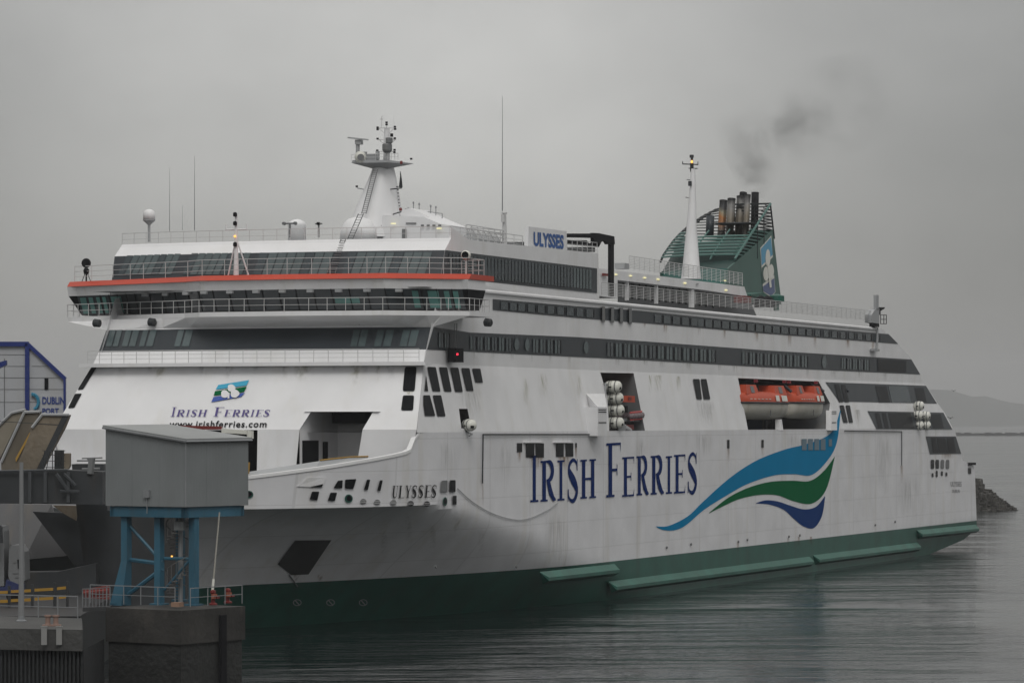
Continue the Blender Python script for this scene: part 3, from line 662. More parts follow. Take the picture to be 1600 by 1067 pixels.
# wave emblem
def wave(top, bot, m, name='wave_stripe'):
    T = smoothcurve(top, 8); B = smoothcurve(bot, 8); poly = T+B[::-1]
    cl = []; 
    for p in poly:
        if not cl or (abs(p[0]-cl[-1][0])+abs(p[1]-cl[-1][1])) > .3: cl.append(p)
    sheet(cl, [], lambda x, y: side(x, y, .03), grid=12).build(name, m, ship)
def z6(X, Y): return (1100+X*.3125, 640+Y*.3125)
wave([(1025, 822), (1045, 821), (1075, 806), z6(0, 455), z6(130, 340), z6(260, 255), z6(400, 200), z6(500, 175), z6(600, 140), z6(650, 95), z6(682, 0)],
     [(1025, 822.5), (1036, 827.5), (1054, 828), (1072, 820), z6(0, 500), z6(110, 430), z6(220, 370), z6(350, 328), z6(450, 322), z6(540, 325), z6(620, 250), z6(665, 160), z6(684, 2)], BLUE1)
wave([z6(25, 515), z6(120, 440), z6(220, 390), z6(330, 360), z6(440, 354), z6(530, 355), z6(600, 305), z6(653, 235)],
     [z6(26, 517), z6(100, 480), z6(180, 445), z6(280, 425), z6(370, 428), z6(450, 457), z6(540, 468), z6(610, 400), z6(654, 237)], GREEN1)
wave([z6(260, 466), z6(310, 452), z6(370, 458), z6(430, 478), z6(500, 497), z6(560, 484), z6(604, 432)],
     [z6(261, 468), z6(330, 474), z6(400, 500), z6(450, 545), z6(500, 583), z6(550, 590), z6(590, 530), z6(606, 434)], NAVY2)
# ------------------------------------------------ serif lettering (strokes as polygons in a unit box, y up)
def ribbon(pts, ws):
    out = []; P = [Vector(p) for p in pts]
    for i in range(len(P)):
        d = (P[min(i+1, len(P)-1)]-P[max(i-1, 0)]); d.normalize(); n = Vector((-d.y, d.x)); w = ws[i] if isinstance(ws, list) else ws
        out.append((P[i]+n*w, P[i]-n*w))
    return [[out[i][0], out[i+1][0], out[i+1][1], out[i][1]] for i in range(len(out)-1)]
def R_(x0, y0, x1, y1): return [(x0, y0), (x1, y0), (x1, y1), (x0, y1)]
def serif(cx_, y, w=.22, up=True): 
    h = .045; return R_(cx_-w, y, cx_+w, y+h) if up else R_(cx_-w, y-h, cx_+w, y)
def arc(cx_, cy_, rx, ry, a0, a1, n=12): return [(cx_+rx*math.cos(math.radians(a0+(a1-a0)*i/n)), cy_+ry*math.sin(math.radians(a0+(a1-a0)*i/n))) for i in range(n+1)]
def glyph(c):
    if c == 'I': return [[R_(.33, .045, .67, .955)], [serif(.5, 0, .45)], [serif(.5, 1, .45, False)]]
    if c == 'H': return [[R_(.12, .045, .32, .955)], [R_(.68, .045, .88, .955)], [R_(.32, .47, .68, .53)]]+[[serif(a, b, .2, b == 0)] for a in (.22, .78) for b in (0, 1)]
    if c in 'EFL':
        g = [[R_(.15, .045, .40, .955)], [serif(.25, 1, .25, False)]]
        if c in 'EF': g += [[[(.5, .955), (.95, .955), (.98, .80), (1.0, 1.0), (.5, 1)]], [R_(.40, .475, .72, .525)], [[(.72, .40), (.76, .40), (.76, .60), (.72, .60)]]]
        if c in 'EL': g += [[[(0, 0), (.98, 0), (1, .22), (.93, .045), (0, .045)]]]
        else: g += [[serif(.28, 0, .28)]]
        return g
    if c == 'R':
        bowl = [(.40, .975)]+arc(.48, .745, .32, .23, 90, -90)+[(.40, .515)]
        return [[R_(.12, .045, .36, .955)], [serif(.2, 1, .2, False)], [serif(.24, 0, .24)], ribbon(bowl, [.025]+[.03+.075*math.sin(math.pi*i/12) for i in range(13)]+[.025]), ribbon([(.5, .52), (.68, .22), (.88, .05), (1.02, .03)], [.10, .11, .07, .02])]
    if c == 'S':
        pts = smoothcurve([(.86, .74), (.80, .90), (.52, .975), (.22, .88), (.17, .72), (.40, .57), (.68, .42), (.84, .24), (.62, .05), (.36, .03), (.15, .12), (.10, .30)], 4)
        n = len(pts); ws = [.02+.10*math.exp(-((i/(n-1)-.5)/.2)**2)+.015 for i in range(n)]
        return [ribbon(pts, ws), [R_(.84, .72, .89, .99)], [R_(.06, .02, .11, .30)]]
    if c == 'U':
        pts = [(.24, .955), (.24, .30), (.28, .14), (.42, .035), (.60, .035), (.74, .14), (.79, .30), (.79, .955)]
        return [ribbon(pts, [.11, .11, .10, .06, .04, .035, .035, .035]), [serif(.24, 1, .22, False)], [serif(.79, 1, .18, False)]]
    if c == 'Y': return [[[(.06, .955), (.28, .955), (.60, .50), (.42, .46)]], [[(.80, .955), (.88, .955), (.60, .46), (.52, .46)]], [R_(.40, .045, .62, .48)], [serif(.51, 0, .25)], [serif(.17, 1, .2, False)], [serif(.84, 1, .16, False)]]
    return []
def put_letter(c, box, surf, m, skew=0., o0=.04, name='letter'):
    x0, yt, x1, yb = box[:4]; dy = box[4] if len(box) > 4 else 0.
    mb = MB(); k = 0
    for stroke in glyph(c):
        for poly in stroke:
            mb.poly([surf(x0+(x1-x0)*p[0]+skew*p[1], yb+(yt-yb)*p[1]+dy*p[0], o0+.005*k) for p in poly])
        k += 1
    ob = mb.build(name, m, ship); return ob
def z5(X, Y): return (780+X*.253, 660+Y*.253)
for c, X0, Yt, X1, Yb in (('I', 190, 205, 245, 492), ('R', 256, 237, 348, 488), ('I', 358, 234, 406, 482), ('S', 420, 226, 492, 492), ('H', 500, 230, 600, 470), ('F', 662, 128, 752, 462), ('E', 760, 214, 834, 458), ('R', 848, 208, 922, 450), ('R', 936, 206, 1016, 445), ('I', 1028, 208, 1070, 440), ('E', 1080, 200, 1150, 438), ('S', 1162, 188, 1226, 440)):
    a = z5(X0, Yt); b = z5(X1, Yb); put_letter(c, (a[0], a[1], b[0], b[1], -(b[0]-a[0])*.06), s1, NAVY)
for i, c in enumerate('ULYSSES'):
    x0 = 612+i*10.2; w = 9.3 if c != 'S' else 8.2; put_letter(c, (x0, 758.5-i*.15, x0+w, 778-i*.15), hull, BLACK, 1.8, .10)
xx = 266.
for c in 'IRISH FERRIES':
    if c == ' ': xx += 9.5; continue
    big = (xx < 267) or (c == 'F'); w = {'I': 6.5, 'R': 12.5, 'S': 9.5, 'H': 14, 'F': 13, 'E': 11}[c]*(1.1 if big else 1)
    put_letter(c, (xx, 636 if big else 640, xx+w, 650.5), FH, PURP, 3.2, .09); xx += w+1.6
# sans texts from the built-in font, mapped onto a surface through a pixel box
def text_px(s, box, surf, m, skew=0., name='lettering', parent=ship, o=.04, bold=.0, space=1.0):
    cu_ = bpy.data.curves.new('t', 'FONT'); cu_.body = s; cu_.resolution_u = 3; cu_.offset = bold; cu_.space_character = space
    ob = bpy.data.objects.new('t', cu_); COL.objects.link(ob); bpy.context.view_layer.update()
    me = ob.to_mesh(); vs = [v.co.copy() for v in me.vertices]; fs = [tuple(p.vertices) for p in me.polygons]; ob.to_mesh_clear()
    bpy.data.objects.remove(ob); bpy.data.curves.remove(cu_)
    x0 = min(v.x for v in vs); x1 = max(v.x for v in vs); y0 = min(v.y for v in vs); y1 = max(v.y for v in vs)
    X0, Yt, X1, Yb = box
    mb = MB(); mb.add([surf(X0+(X1-X0)*(v.x-x0)/(x1-x0)+skew*(v.y-y0)/(y1-y0), Yb+(Yt-Yb)*(v.y-y0)/(y1-y0), o) for v in vs], fs)
    return mb.build(name, m, parent)
text_px('www.irishferries.com', (264, 657, 416, 667.5), FH, BLACK, 1.6, bold=.02, space=1.12, o=.1)
text_px('ULYSSES', (1485.5, 752, 1502.5, 759.5), s1, MGREY); text_px('DUBLIN', (1488, 764.5, 1499.5, 769.5), s1, MGREY)
# flag emblem with shamrock on the front
def z4(X, Y): return (80+X*.253, 540+Y*.253)
def band_quad(a, b, c, d, m, o): MB().add([FH(*z4(*p), o+.06) for p in (a, b, c, d)], [(0, 1, 2, 3)]).build('emblem_stripe', m, ship)
band_quad((1032, 242), (1222, 212), (1206, 245), (1016, 270), mat('emblem_cyan', (.03, .36, .55), .5), .04)
band_quad((1012, 280), (1208, 252), (1190, 285), (1003, 308), GREEN1, .04); band_quad((1003, 316), (1196, 290), (1172, 315), (988, 348), mat('emblem_blue', (.03, .08, .36), .5), .04)
def leafm(cx_, cy_, r): 
    o_ = []
    for i in range(20):
        t = 2*math.pi*i/20; o_.append((cx_+r*math.cos(t)*(1+.12*math.cos(3*t)), cy_+r*math.sin(t)*.95))
    return o_
sk = MB()
for i, (cx_, cy_, r) in enumerate(((1112, 261, 24), (1072, 298, 25), (1133, 295, 27))): sk.poly([FH(*z4(*p), .16+.01*i) for p in leafm(cx_, cy_, r)])
sk.poly([FH(*z4(*p), .20) for p in ((1088, 325), (1094, 290), (1102, 290), (1100, 325))]); sk.build('shamrock_emblem', WFRONT, ship)
# ------------------------------------------------ bridge
def brid(v): # plan of the bridge front: swept wings, flat centre
    return interp([(-1.6, .6), (.3, -.6), (4, -3.4), (12, -4.2), (19.5, -3.9), (21.5, -2.4), (28, .3), (35, 3.2)], v)
vsx = [-1.6, -.9, -.2, .3, 1.2, 2.6, 4, 7, 10, 12, 15.5, 19.5, 21.5, 24, 26.5, 28, 30, 32.5, 35]
ZBf = onu(400, 437.5, -4.4).z; ZBo = onu(400, 428.8, -4.4).z; ZBw = onu(400, 487, -4.4).z; ZBr = ZBf
def bwall(z0, z1, d0, d1, name, m, v=vsx, mb=None, build=True):
    mb = mb or MB()
    for a, b in zip(v, v[1:]): mb.quad(Vector((brid(b)+d0, b, z0)), Vector((brid(a)+d0, a, z0)), Vector((brid(a)+d1, a, z1)), Vector((brid(b)+d1, b, z1)))
    return mb.build(name, m, ship) if build else mb
zw0, zw1 = ZBw+.15, ZBf-.75      # glass bottom / top
vin = [-1.0]+vsx[2:-1]+[34.1]
gl = bwall(zw0, zw1, 1.15, .35, 'bridge_glazing', mat('bridge_dark_glass', (.042, .050, .056), .12, spec=.7, var=.3), v=vin)
bwall(zw1, ZBf, .35, .1, 'bridge_soffit_fascia', WHITE2, v=vin)
# wing end glazing
for ve, vo, nm in ((-1.0, -1.5, 'p'), (34.1, 34.9, 's')):
    e = MB(); u0 = brid(ve); e.quad((u0+1.15, ve, zw0), (u0+4, ve, zw0), (u0+4, vo, zw1), (u0+.35, vo, zw1)); e.poly([(u0+1.15, ve, zw0), (u0+.35, ve, zw1), (u0+.35, vo, zw1)]); e.build('wing_end_glazing', BLACKG, ship)
    e = MB(); e.quad((u0+.35, ve, zw1), (u0+.35, vo, zw1), (u0+.1, vo, ZBf), (u0+.1, ve, ZBf)); e.build('wing_corner_panel', WHITE2, ship)
    e = MB(); e.quad((u0+.35, vo, zw1), (u0+4, vo, zw1), (u0+4, vo, ZBf), (u0+.1, vo, ZBf)); e.quad((u0+4, ve, zw0), (u0+4, ve+3*(1 if ve < 0 else -1), zw0), (u0+4, ve+3*(1 if ve < 0 else -1), ZBf), (u0+4, vo, ZBf)); e.build('wing_end_wall', WHITE2, ship)
# floor slab, roof slab, orange fascia
def slab(z0, z1, d, ud, name, m, v=vsx, back=5.2):
    mb = MB()
    for a, b in zip(v, v[1:]):
        A0, B0 = Vector((brid(a)+d, a, z0)), Vector((brid(b)+d, b, z0)); A1, B1 = Vector((brid(a)+ud, a, z1)), Vector((brid(b)+ud, b, z1)); ba, bb = 5.6 if 0 < a < 31 else brid(a)+back, 5.6 if 0 < b < 31 else brid(b)+back
        mb.quad(B0, A0, A1, B1); mb.quad(A0, B0, Vector((bb, b, z0)), Vector((ba, a, z0))); mb.quad(A1, Vector((ba, a, z1)), Vector((bb, b, z1)), B1)
    for a in (v[0], v[-1]): mb.quad((brid(a)+d, a, z0), (brid(a)+back, a, z0), (brid(a)+back, a, z1), (brid(a)+ud, a, z1))
    for a, b in ((v[0], 1.2), (v[-1], 29.8)): mb.quad((brid(a)+back, a, z0), (5.6, b, z0), (5.6, b, z1), (brid(a)+back, a, z1))
    return mb.build(name, m, ship)
slab(ZBw-.35, ZBw+.02, .0, .0, 'bridge_walkway', WHITE2)
slab(ZBf+.02, ZBo, -.1, .35, 'bridge_roof_edge', ORANGE)
# under-bridge fairing from walkway to front wall
fa = MB()
for a, b in zip(vsx, vsx[1:]):
    def wp(v): 
        vc = min(max(v, VT), 29.5); z = zl[4]+.15 if 3 < v < 28 else ZBw-1.2; return Vector((fu(z, vc)-.03, vc, z))
    fa.quad(wp(b), wp(a), Vector((brid(a), a, ZBw-.36)), Vector((brid(b), b, ZBw-.36)))
fa.build('bridge_underside', WHITE2, ship)
# bridge window mullions, teal wing windows, wipers
mu = MB()
for v in [-1.2, -.3, .7, 1.7, 2.9]+[4+i*1.45 for i in range(16)]+[27.4, 28.4, 29.4, 30.4, 31.4]: MB().tube((brid(v)+1.12, v, zw0), (brid(v)+.30, v, zw1), .045, n=4).build('bridge_mullion', BLACK, ship)
for v0, v1 in ((33.1, 33.8), (32.3, 32.8), (31.5, 31.9), (30.8, 31.2), (29.0, 30.2), (-.7, -.35), (-.1, .25), (.6, 1.3), (1.9, 2.3)):
    q = MB(); q.quad(*[Vector((brid(v)+1.15-.8*t-.08, v, zw0+(zw1-zw0)*t)) for v, t in ((v1, .08), (v0, .08), (v0, .9), (v1, .9))]); q.build('lit_through_window', TEAL, ship)
q = MB(); q.quad(*[Vector((brid(v)+1.15-.8*t-.06, v, zw0+(zw1-zw0)*t)) for v, t in ((8.2, .3), (6.2, .3), (6.2, .6), (8.2, .6))]); q.build('lit_through_window', TEAL, ship)
fl = MB()
for v in [3+i*2.3 for i in range(11)]: MB().box((brid(v)+.02, v, ZBf-.9), (.3, .5, .22)).build('bridge_floodlight', LGREY, ship)
# ------------------------------------------------ railings
def rail(path, h=1.05, sp=1.6, mids=(.5,), r=.028, name='railing', m=RAILM, parent=ship, rt=None, low=True):
    mb = MB(); P = [Vector(p) for p in path]; rt = rt or r*1.25
    mb.path([p+UP*h for p in P], rt, n=4)
    for k in mids: mb.path([p+UP*h*k for p in P], r*.8, n=4)
    acc = 0.
    for a, b in zip(P, P[1:]):
        L_ = (b-a).length; n = max(1, round(L_/sp))
        for i in range(n): p = a+(b-a)*i/n; mb.tube(p, p+UP*h, r, n=4)
    mb.tube(P[-1], P[-1]+UP*h, r, n=4); return mb.build(name, m, parent)
rail([Vector((brid(v)-.05 if -1.5 < v < 34 else brid(v), v, ZBw)) for v in vsx], 1.02, 1.5, (.5,), name='bridge_walkway_railing')
rail([Vector((brid(-1.6)-.05, -1.6, ZBw)), Vector((brid(-1.6)+4.2, -1.6, ZBw)), Vector((6.5, .9, ZBw))], 1.02, 1.2, name='bridge_wing_railing')
rail([Vector((brid(35)-.05, 35, ZBw)), Vector((brid(35)+4.2, 35, ZBw))], 1.02, 1.2, name='bridge_wing_railing')
rail([Vector((brid(v)+.5, v, ZBo)) for v in [-1.3]+vsx[2:-1]+[34.5]], 1.25, 1.9, (.33, .66), name='bridge_roof_railing')
rail([Vector((brid(-1.3)+.5, -1.3, ZBo)), Vector((brid(-1.3)+4.0, -1.3, ZBo)), Vector((5.4, 1.0, ZBo))], 1.25, 1.1, (.33, .66), name='bridge_roof_railing')
rail([front_pt(t/24, zl[2]+.03, .95) for t in range(0, 25)], 1.0, 1.9, (.35, .68), name='front_walkway_railing')
rail([front_pt(t/24, zl[6]-.1, -.15) for t in range(0, 25)], 1.0, 2.0, (.5,), name='top_deck_railing')
# top deck side rails
a0 = front_pt(0, zl[6]); zR = zl[6]
rail([Vector((a0.x+.4, VL+.2, zR-.1)), Vector((sl(820, 385).x, VL+.2, zR-.1))], 1.05, 2.0, (.33, .66), name='top_deck_railing')
wp_ = MB()   # solid wedge bulwark at the corner
wp_.prism([front_pt(0, zl[6])+Vector((0, .02, 0)), front_pt(0, zl[7])+Vector((0, .02, 0)), sl(733, 375), sl(733, 380)], (0, .15, 0)); wp_.build('corner_bulwark', WHITE2, ship)
rail([sl(886, 393), sl(933, 397)], 1.0, 1.3, (.33, .66), name='top_deck_railing')
# promenade rail with mesh infill
def prom(xa, ya, xb, yb, h, v, sp, name='promenade_railing', o=None):
    a, b = onv(xa, ya, v), onv(xb, yb, v); rail([a, b], h, sp, (.12, .24, .36, .48, .60, .72, .84), r=.035, name=name)
zpr = s3(1200, 488).z
prom(940, 462, 1372, 503, 1.15, VT+.25, 1.9)
# deckhouse behind promenade
VD = 5.0
def vd(x, y, o=0.): return onv(x, y, VD-o)
dh = MB(); q = [vd(933, 419), vd(1163, 448), vd(1168, 463.5), vd(1099, 453), vd(965, 437.5), vd(965, 466), vd(933, 462)]; dh.prism(q, (0, 8, 0)); dh.build('deckhouse', WHITE2, ship)
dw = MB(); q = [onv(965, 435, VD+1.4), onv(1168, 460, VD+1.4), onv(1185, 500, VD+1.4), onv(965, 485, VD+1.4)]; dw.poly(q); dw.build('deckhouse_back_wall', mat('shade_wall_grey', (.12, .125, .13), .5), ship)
dp = MB()
for i in range(14): x = 978+i*10.5; p = onv(x, 440+(x-965)*.12, VD+1.3); MB().box(p-UP*.6, (.25, .1, 1.7)).build('deckhouse_window', BLACKG, ship)
cs = MB()
for x in (984, 1030, 1085): 
    p = vd(x, 447+(x-965)*.12); cs.box(p+Vector((0, .3, -.2)), (.9 if x == 1085 else .3, .3, 2.0))
cs.build('deckhouse_pillar', WHITE2, ship)
for x, y in ((986, 431), (1008, 434), (1029, 436.5), (1071, 442.5), (1090, 443.5), (1135, 453.5), (1133, 438.5), (963, 429)): pane(oval(x, y, 2.2, .8, 8), vd, LAMPY if x not in (1090,) else LGREY, 'deck_light', o=.1)
prom(983, 421, 1160, 446, 1.25, VD+.2, 1.5, 'upper_deck_railing')
rl = MB(); p = [vd(970, 419), vd(984, 420.5)]; rl.prism([vd(976, 411), vd(983, 412), vd(983, 421), vd(976, 420)], (0, 1, 0)); rl.build('deck_locker', LGREY, ship)
# people-sized red lockers & green machinery by funnel
lk = MB(); lk.prism([onv(1164, 462, 3.5), onv(1174, 463, 3.5), onv(1174, 474, 3.5), onv(1164, 473, 3.5)], (0, 1.2, 0)); lk.build('deck_hose_locker', RED, ship)
lk = MB(); lk.prism([onv(944, 427, VD-.3), onv(952, 428, VD-.3), onv(952, 431.5, VD-.3), onv(944, 431, VD-.3)], (0, .2, 0)); lk.build('warning_board', RED, ship)
for x in (1189, 1199): MB().lathe(onv(x, 477, 3.5), [(.0, -.2), (.75, -.2), (.8, .25), (.9, .3), (.5, .8), (.1, 1.0)], 12).build('vent_mushroom', BLACK, ship)
MB().lathe(onv(1213, 476, 3.0), [(.3, -.6), (.3, .2), (.85, .3), (.85, .9), (.2, 1.1)], 12).build('vent_mushroom', GREEN, ship)
# ------------------------------------------------ ULYSSES board
vb = 2.2
q = [(826, 354), (885.5, 361.5), (885.5, 396), (825, 388.5)]
bo = MB(); bo.prism([onv(*p, vb) for p in q], (0, .35, 0)); bo.build('name_board', WHITE2, ship)
text_px('ULYSSES', (834, 363.5, 881, 386), lambda x, y, o: onv(x, y+(x-834)*.115-1.5, vb-o), BLUE1 if False else mat('board_letter_blue', (.02, .09, .30), .5), 0, bold=.04, name='board_lettering')
# lockers / equipment behind the top rails
for x in (795, 808, 818): MB().prism([onv(x, 378, 3), onv(x+8, 379, 3), onv(x+8, 391, 3), onv(x, 389, 3)], (0, .8, 0)).build('deck_chest', MGREY, ship)
for x in (888, 900, 912, 922): MB().prism([onv(x, 386, 3), onv(x+8, 387, 3), onv(x+8, 394, 3), onv(x, 393, 3)], (0, .8, 0)).build('deck_chest', MGREY, ship)
# framework platform beyond (scaffold of white tubes)
pf = MB()
for x in range(728, 790, 9):
    a = onv(x, 352+(x-728)*.16, 3.2); pf.tube(a, a-UP*2.0, .05, n=4); pf.tube(a-UP*.2, onv(x+9, 371+(x-728)*.14, 3.2), .04, n=4)
for dy in (0, 6, 12, 18): pf.tube(onv(728, 351+dy, 3.2), onv(790, 361+dy, 3.2), .045, n=4)
for dy in (2, 9): pf.tube(onv(735, 354+dy, 6), onv(785, 358+dy, 6), .05, n=4)
pf.build('observation_platform_frame', RAILM, ship)
tk = MB(); tk.tube(onv(735, 376, 4.5), onv(770, 380, 4.5), .7, n=12); tk.build('deck_tank', LGREY, ship)
# black crane
cr = MB()
def vc(x, y): return onv(x, y, 2.6)
cr.prism([vc(884, 365), vc(928, 365), vc(928, 372), vc(884, 371)], (0, .25, 0)); cr.prism([vc(886, 375), vc(917, 375.5), vc(920, 380), vc(936, 380), vc(936, 386), vc(886, 381.5)], (0, .25, 0))
cr.prism([vc(927, 364), vc(936, 364.5), vc(960, 369.5), vc(961, 382), vc(950, 382), vc(946, 376), vc(940, 378), vc(936, 386), vc(928, 384)], (0, .3, 0)); cr.prism([vc(954, 378), vc(959.5, 378), vc(959.5, 463), vc(954, 462)], (0, .25, 0)); cr.build('deck_crane', BLACK, ship)
# whip antennas
an = MB()
for x, y0, y1, v, r in ((265, 262, 362, 27, .03), (304, 244, 360, 25, .04), (285, 320, 360, 26, .02), (785, 150, 330, 3.5, .05)):
    an.tube(onv(x, y1, v), onv(x, y0, v), r, r*.3, n=5)
an.build('whip_antenna', GALV, ship)
mp_ = MB(); mp_.tube(onv(788.5, 392, 3.2), onv(788, 333, 3.2), .22, .16, n=10); mp_.tube(onv(785, 333, 3.2), onv(791, 333, 3.2), .10); mp_.tube(onv(786, 347, 3.2), onv(786, 335, 3.2), .16); mp_.build('antenna_post', RAILM, ship)
# satellite domes
def dome(x, yb, yt, v, R0, name='satellite_dome'):
    b = onv(x, yb, v); t = onv(x, yt, v); H = t.z-b.z; r = R0
    MB().lathe(b, [(.11, 0), (.11, H-2.6*r), (r*.4, H-2.4*r), (r*1.02, H-1.85*r), (r*1.02, H-1.65*r)], 16).build('dome_pedestal', LGREY, ship)
    MB().lathe(b, [(r, H-1.62*r), (r, H-.9*r), (r*.93, H-.55*r), (r*.72, H-.25*r), (r*.4, H-.06*r), (.02, H)], 20).build(name, WHITE2, ship, True)
dome(233, 378, 327, 28.0, .5)
b = onv(464, 370, 18); MB().lathe(b, [(.75, -.3), (.75, .9), (.78, 1.0), (.6, 1.25), (.3, 1.4), (.02, 1.45)], 20).build('satellite_dome', WHITE2, ship, True)
for x, v in ((453, 16), (498, 16)):
    t = MB(); b = onv(x, 371, v); t.tube(b, b+UP*1.1, .08, n=8); t.tube(b+UP*1.12-Vector((0, .6 if x == 453 else .3, 0)), b+UP*1.12+Vector((0, .6 if x == 453 else .3, 0)), .07); t.lathe(b+UP*1.12+Vector((-.1, -.5 if x == 453 else 0, 0)), [(.13, -.1), (.15, .15)], 8, axis=(1, 0, 0)); t.lathe(b+UP*1.12+Vector((-.1, .5 if x == 453 else 0, 0)), [(.13, -.1), (.15, .15)], 8, axis=(1, 0, 0)); t.build('deck_lamp_post', MGREY, ship)
# searchlights on bridge
def searchlight(p, s_=.5):
    MB().lathe(p, [(.12, 0), (.10, s_)], 8).build('searchlight_post', RAILM, ship)
    MB().lathe(Vector(p)+UP*(s_+.3)+Vector((-.25, 0, 0)), [(.30, 0), (.36, .1), (.36, .55), (.2, .7)], 14, axis=(1, .2, 0)).build('searchlight', CANM, ship, True)
    MB().lathe(Vector(p)+UP*(s_+.3)+Vector((-.27, 0, 0)), [(.28, -.02), (.28, .01)], 14, axis=(1, .2, 0)).build('searchlight_glass', BLACKG, ship)
searchlight((brid(-1)+1.2, -1.0, ZBo), 1.2)
p = Vector((brid(33.2)+.6, 33.2, ZBo)); MB().tube(p, p+UP*1.1, .07).tube(p+Vector((0, .4, 0)), p+UP*.9, .03).tube(p-Vector((0, .4, 0)), p+UP*.9, .03).lathe(p+UP*1.5+Vector((-.1, 0, 0)), [(.36, 0), (.40, .2), (.2, .4)], 14, axis=(1, .3, 0)).lathe(p+UP*.9, [(.2, -.3), (.25, 0), (.15, .2)], 10).build('searchlight', BLACK, ship)
for x, y, v in ((238, 503.5, None), (560, 501, None), (763, 504, None), (152, 505, None)):
    pp = onu(x, y, -1.5 if x < 700 else 3); MB().lathe(pp+Vector((0, 0, 0)), [(.2, -.3), (.32, -.2), (.34, .25), (.2, .35)], 12, axis=(.2, 1, .1)).build('hanging_floodlight', DSTEEL, ship)
# starboard nav light box with red lamp (port side of the ship)
pn = onv(712, 555, .4); MB().box(pn, (1.6, .7, 1.1)).build('port_light_box', BLACK, ship); MB().box(onv(716, 553.5, 0)+Vector((-.3, -.05, 0)), (.12, .12, .16)).build('port_light', LAMPR, ship)
ldd = MB()
for dx in (0, 4): ldd.tube(onv(710+dx, 505, .7), onv(709+dx, 548, .7), .03, n=4)
for i in range(14): y = 507+i*3; ldd.tube(onv(710, y, .7), onv(714, y, .7), .025, n=4)
ldd.build('side_ladder', MGREY, ship)
# jackstaff mast ahead of lounge
jm = MB(); jb = Vector((onu(369, 427, -2.6).x, onu(369, 427, -2.6).y, ZBo)); jt = onu(366, 335, -2.6); jt.y = jb.y
jm.tube(jb, jt, .22, .10, n=8)
for dv in (-.9, .9): jm.tube(jb+Vector((.4, dv, 0)), jb+UP*3.0, .06)
jm.tube(jt-UP*1.2+Vector((0, -.9, 0)), jt-UP*1.2+Vector((0, .9, 0)), .05); jm.tube(jt-UP*1.2+Vector((0, -.9, 0)), jt-UP*.8+Vector((0, -.9, 0)), .05); jm.tube(jt-UP*1.2+Vector((0, .9, 0)), jt-UP*.8+Vector((0, .9, 0)), .05)
jm.build('fore_mast', WHITE2, ship)
jl = MB()
for dz in (-.05, -.75, -2.4): jl.lathe(jt+UP*dz+Vector((-.2, 0, 0)), [(.1, -.15), (.17, -.1), (.17, .12), (.08, .2)], 8)
jl.build('masthead_light', BLACK, ship); MB().lathe(jt-UP*1.75+Vector((-.25, 0, 0)), [(.06, -.08), (.10, 0), (.06, .08)], 8).build('amber_light', LAMPO, ship)
# front ladder
la = MB()
def lad(a0, a1, b0, b1, n, surf):
    la.tube(surf(*a0, .12), surf(*a1, .12), .04, n=4); la.tube(surf(*b0, .12), surf(*b1, .12), .04, n=4)
    for i in range(n): t = (i+.5)/n; la.tube(surf(lerp(a0[0], a1[0], t), lerp(a0[1], a1[1], t), .12), surf(lerp(b0[0], b1[0], t), lerp(b0[1], b1[1], t), .12), .03, n=4)
lad((533, 374), (511, 427), (540, 374), (524, 427), 14, FH); la.build('front_ladder', MGREY, ship)
# ------------------------------------------------ radar tower
UM, VM = 22.0, 15.5
def om(x, y, du=0.): return onu(x, y, UM+du)
ctr0 = om(596, 372); tw = MB(); n = 24; rings = []
for y, xl, xr, sx in ((372, 545, 628, 1.0), (350, 551, 626, .95), (330, 558, 624, .85), (310, 566, 622, .75), (290, 574, 619, .65), (272, 581, 616, .55), (262, 584, 614, .5)):
    L_, R2 = om(xl, y), om(xr, y); c = (L_+R2)/2; hw = (L_-R2).length/2; ring = []
    for i in range(n): t = 2*math.pi*i/n; ring.append(Vector((c.x+math.sin(t)*hw*1.15, c.y+math.cos(t)*hw, c.z)))
    rings.append(ring)
vs = [p for r_ in rings for p in r_]; fs = [(k*n+i, k*n+(i+1) % n, (k+1)*n+(i+1) % n, (k+1)*n+i) for k in range(len(rings)-1) for i in range(n)]
tw.add(vs, fs); tw.build('radar_tower', WHITE2, ship, True)
ft = MB(); b = om(560, 374, -3); ft.lathe(b, [(1.6, 0), (1.5, .8), (1.25, 1.35), (.9, 1.7), (.4, 1.85), (.01, 1.9)], 20); ft.build('radome_base', WHITE2, ship, True)
hs = MB(); hs.prism([om(598, 336, -2), om(662, 339, -2), om(688, 350, -2), om(702, 352, -2), om(702, 373, -2), om(598, 373, -2)], (6, 0, 0)); hs.prism([om(625, 330), om(640, 325), om(690, 347), om(690, 351), om(625, 351)], (4, 0, 0)); hs.build('tower_deckhouse', WHITE2, ship)
hd_ = MB()
for q in ((634, 348, 650, 350), (628, 358, 632, 370), (580, 352, 596, 353)): hd_.prism([om(*p, -2.1) for p in rect(*q)], (.05, 0, 0))
for x in range(660, 696, 9): hd_.box(om(x, 352.5, -2.2), (.1, .25, .15))
hd_.build('tower_fitting', MGREY, ship)
MB().prism([om(*p, -2.15) for p in rect(628, 358, 634.5, 372.5)], (.06, 0, 0)).build('tower_door', MGREY, ship)
for x, y in ((614.5, 349.5), (686, 357)): MB().box(om(x, y, -2.3), (.1, .4, .07)).build('deck_light', LAMPY, ship)
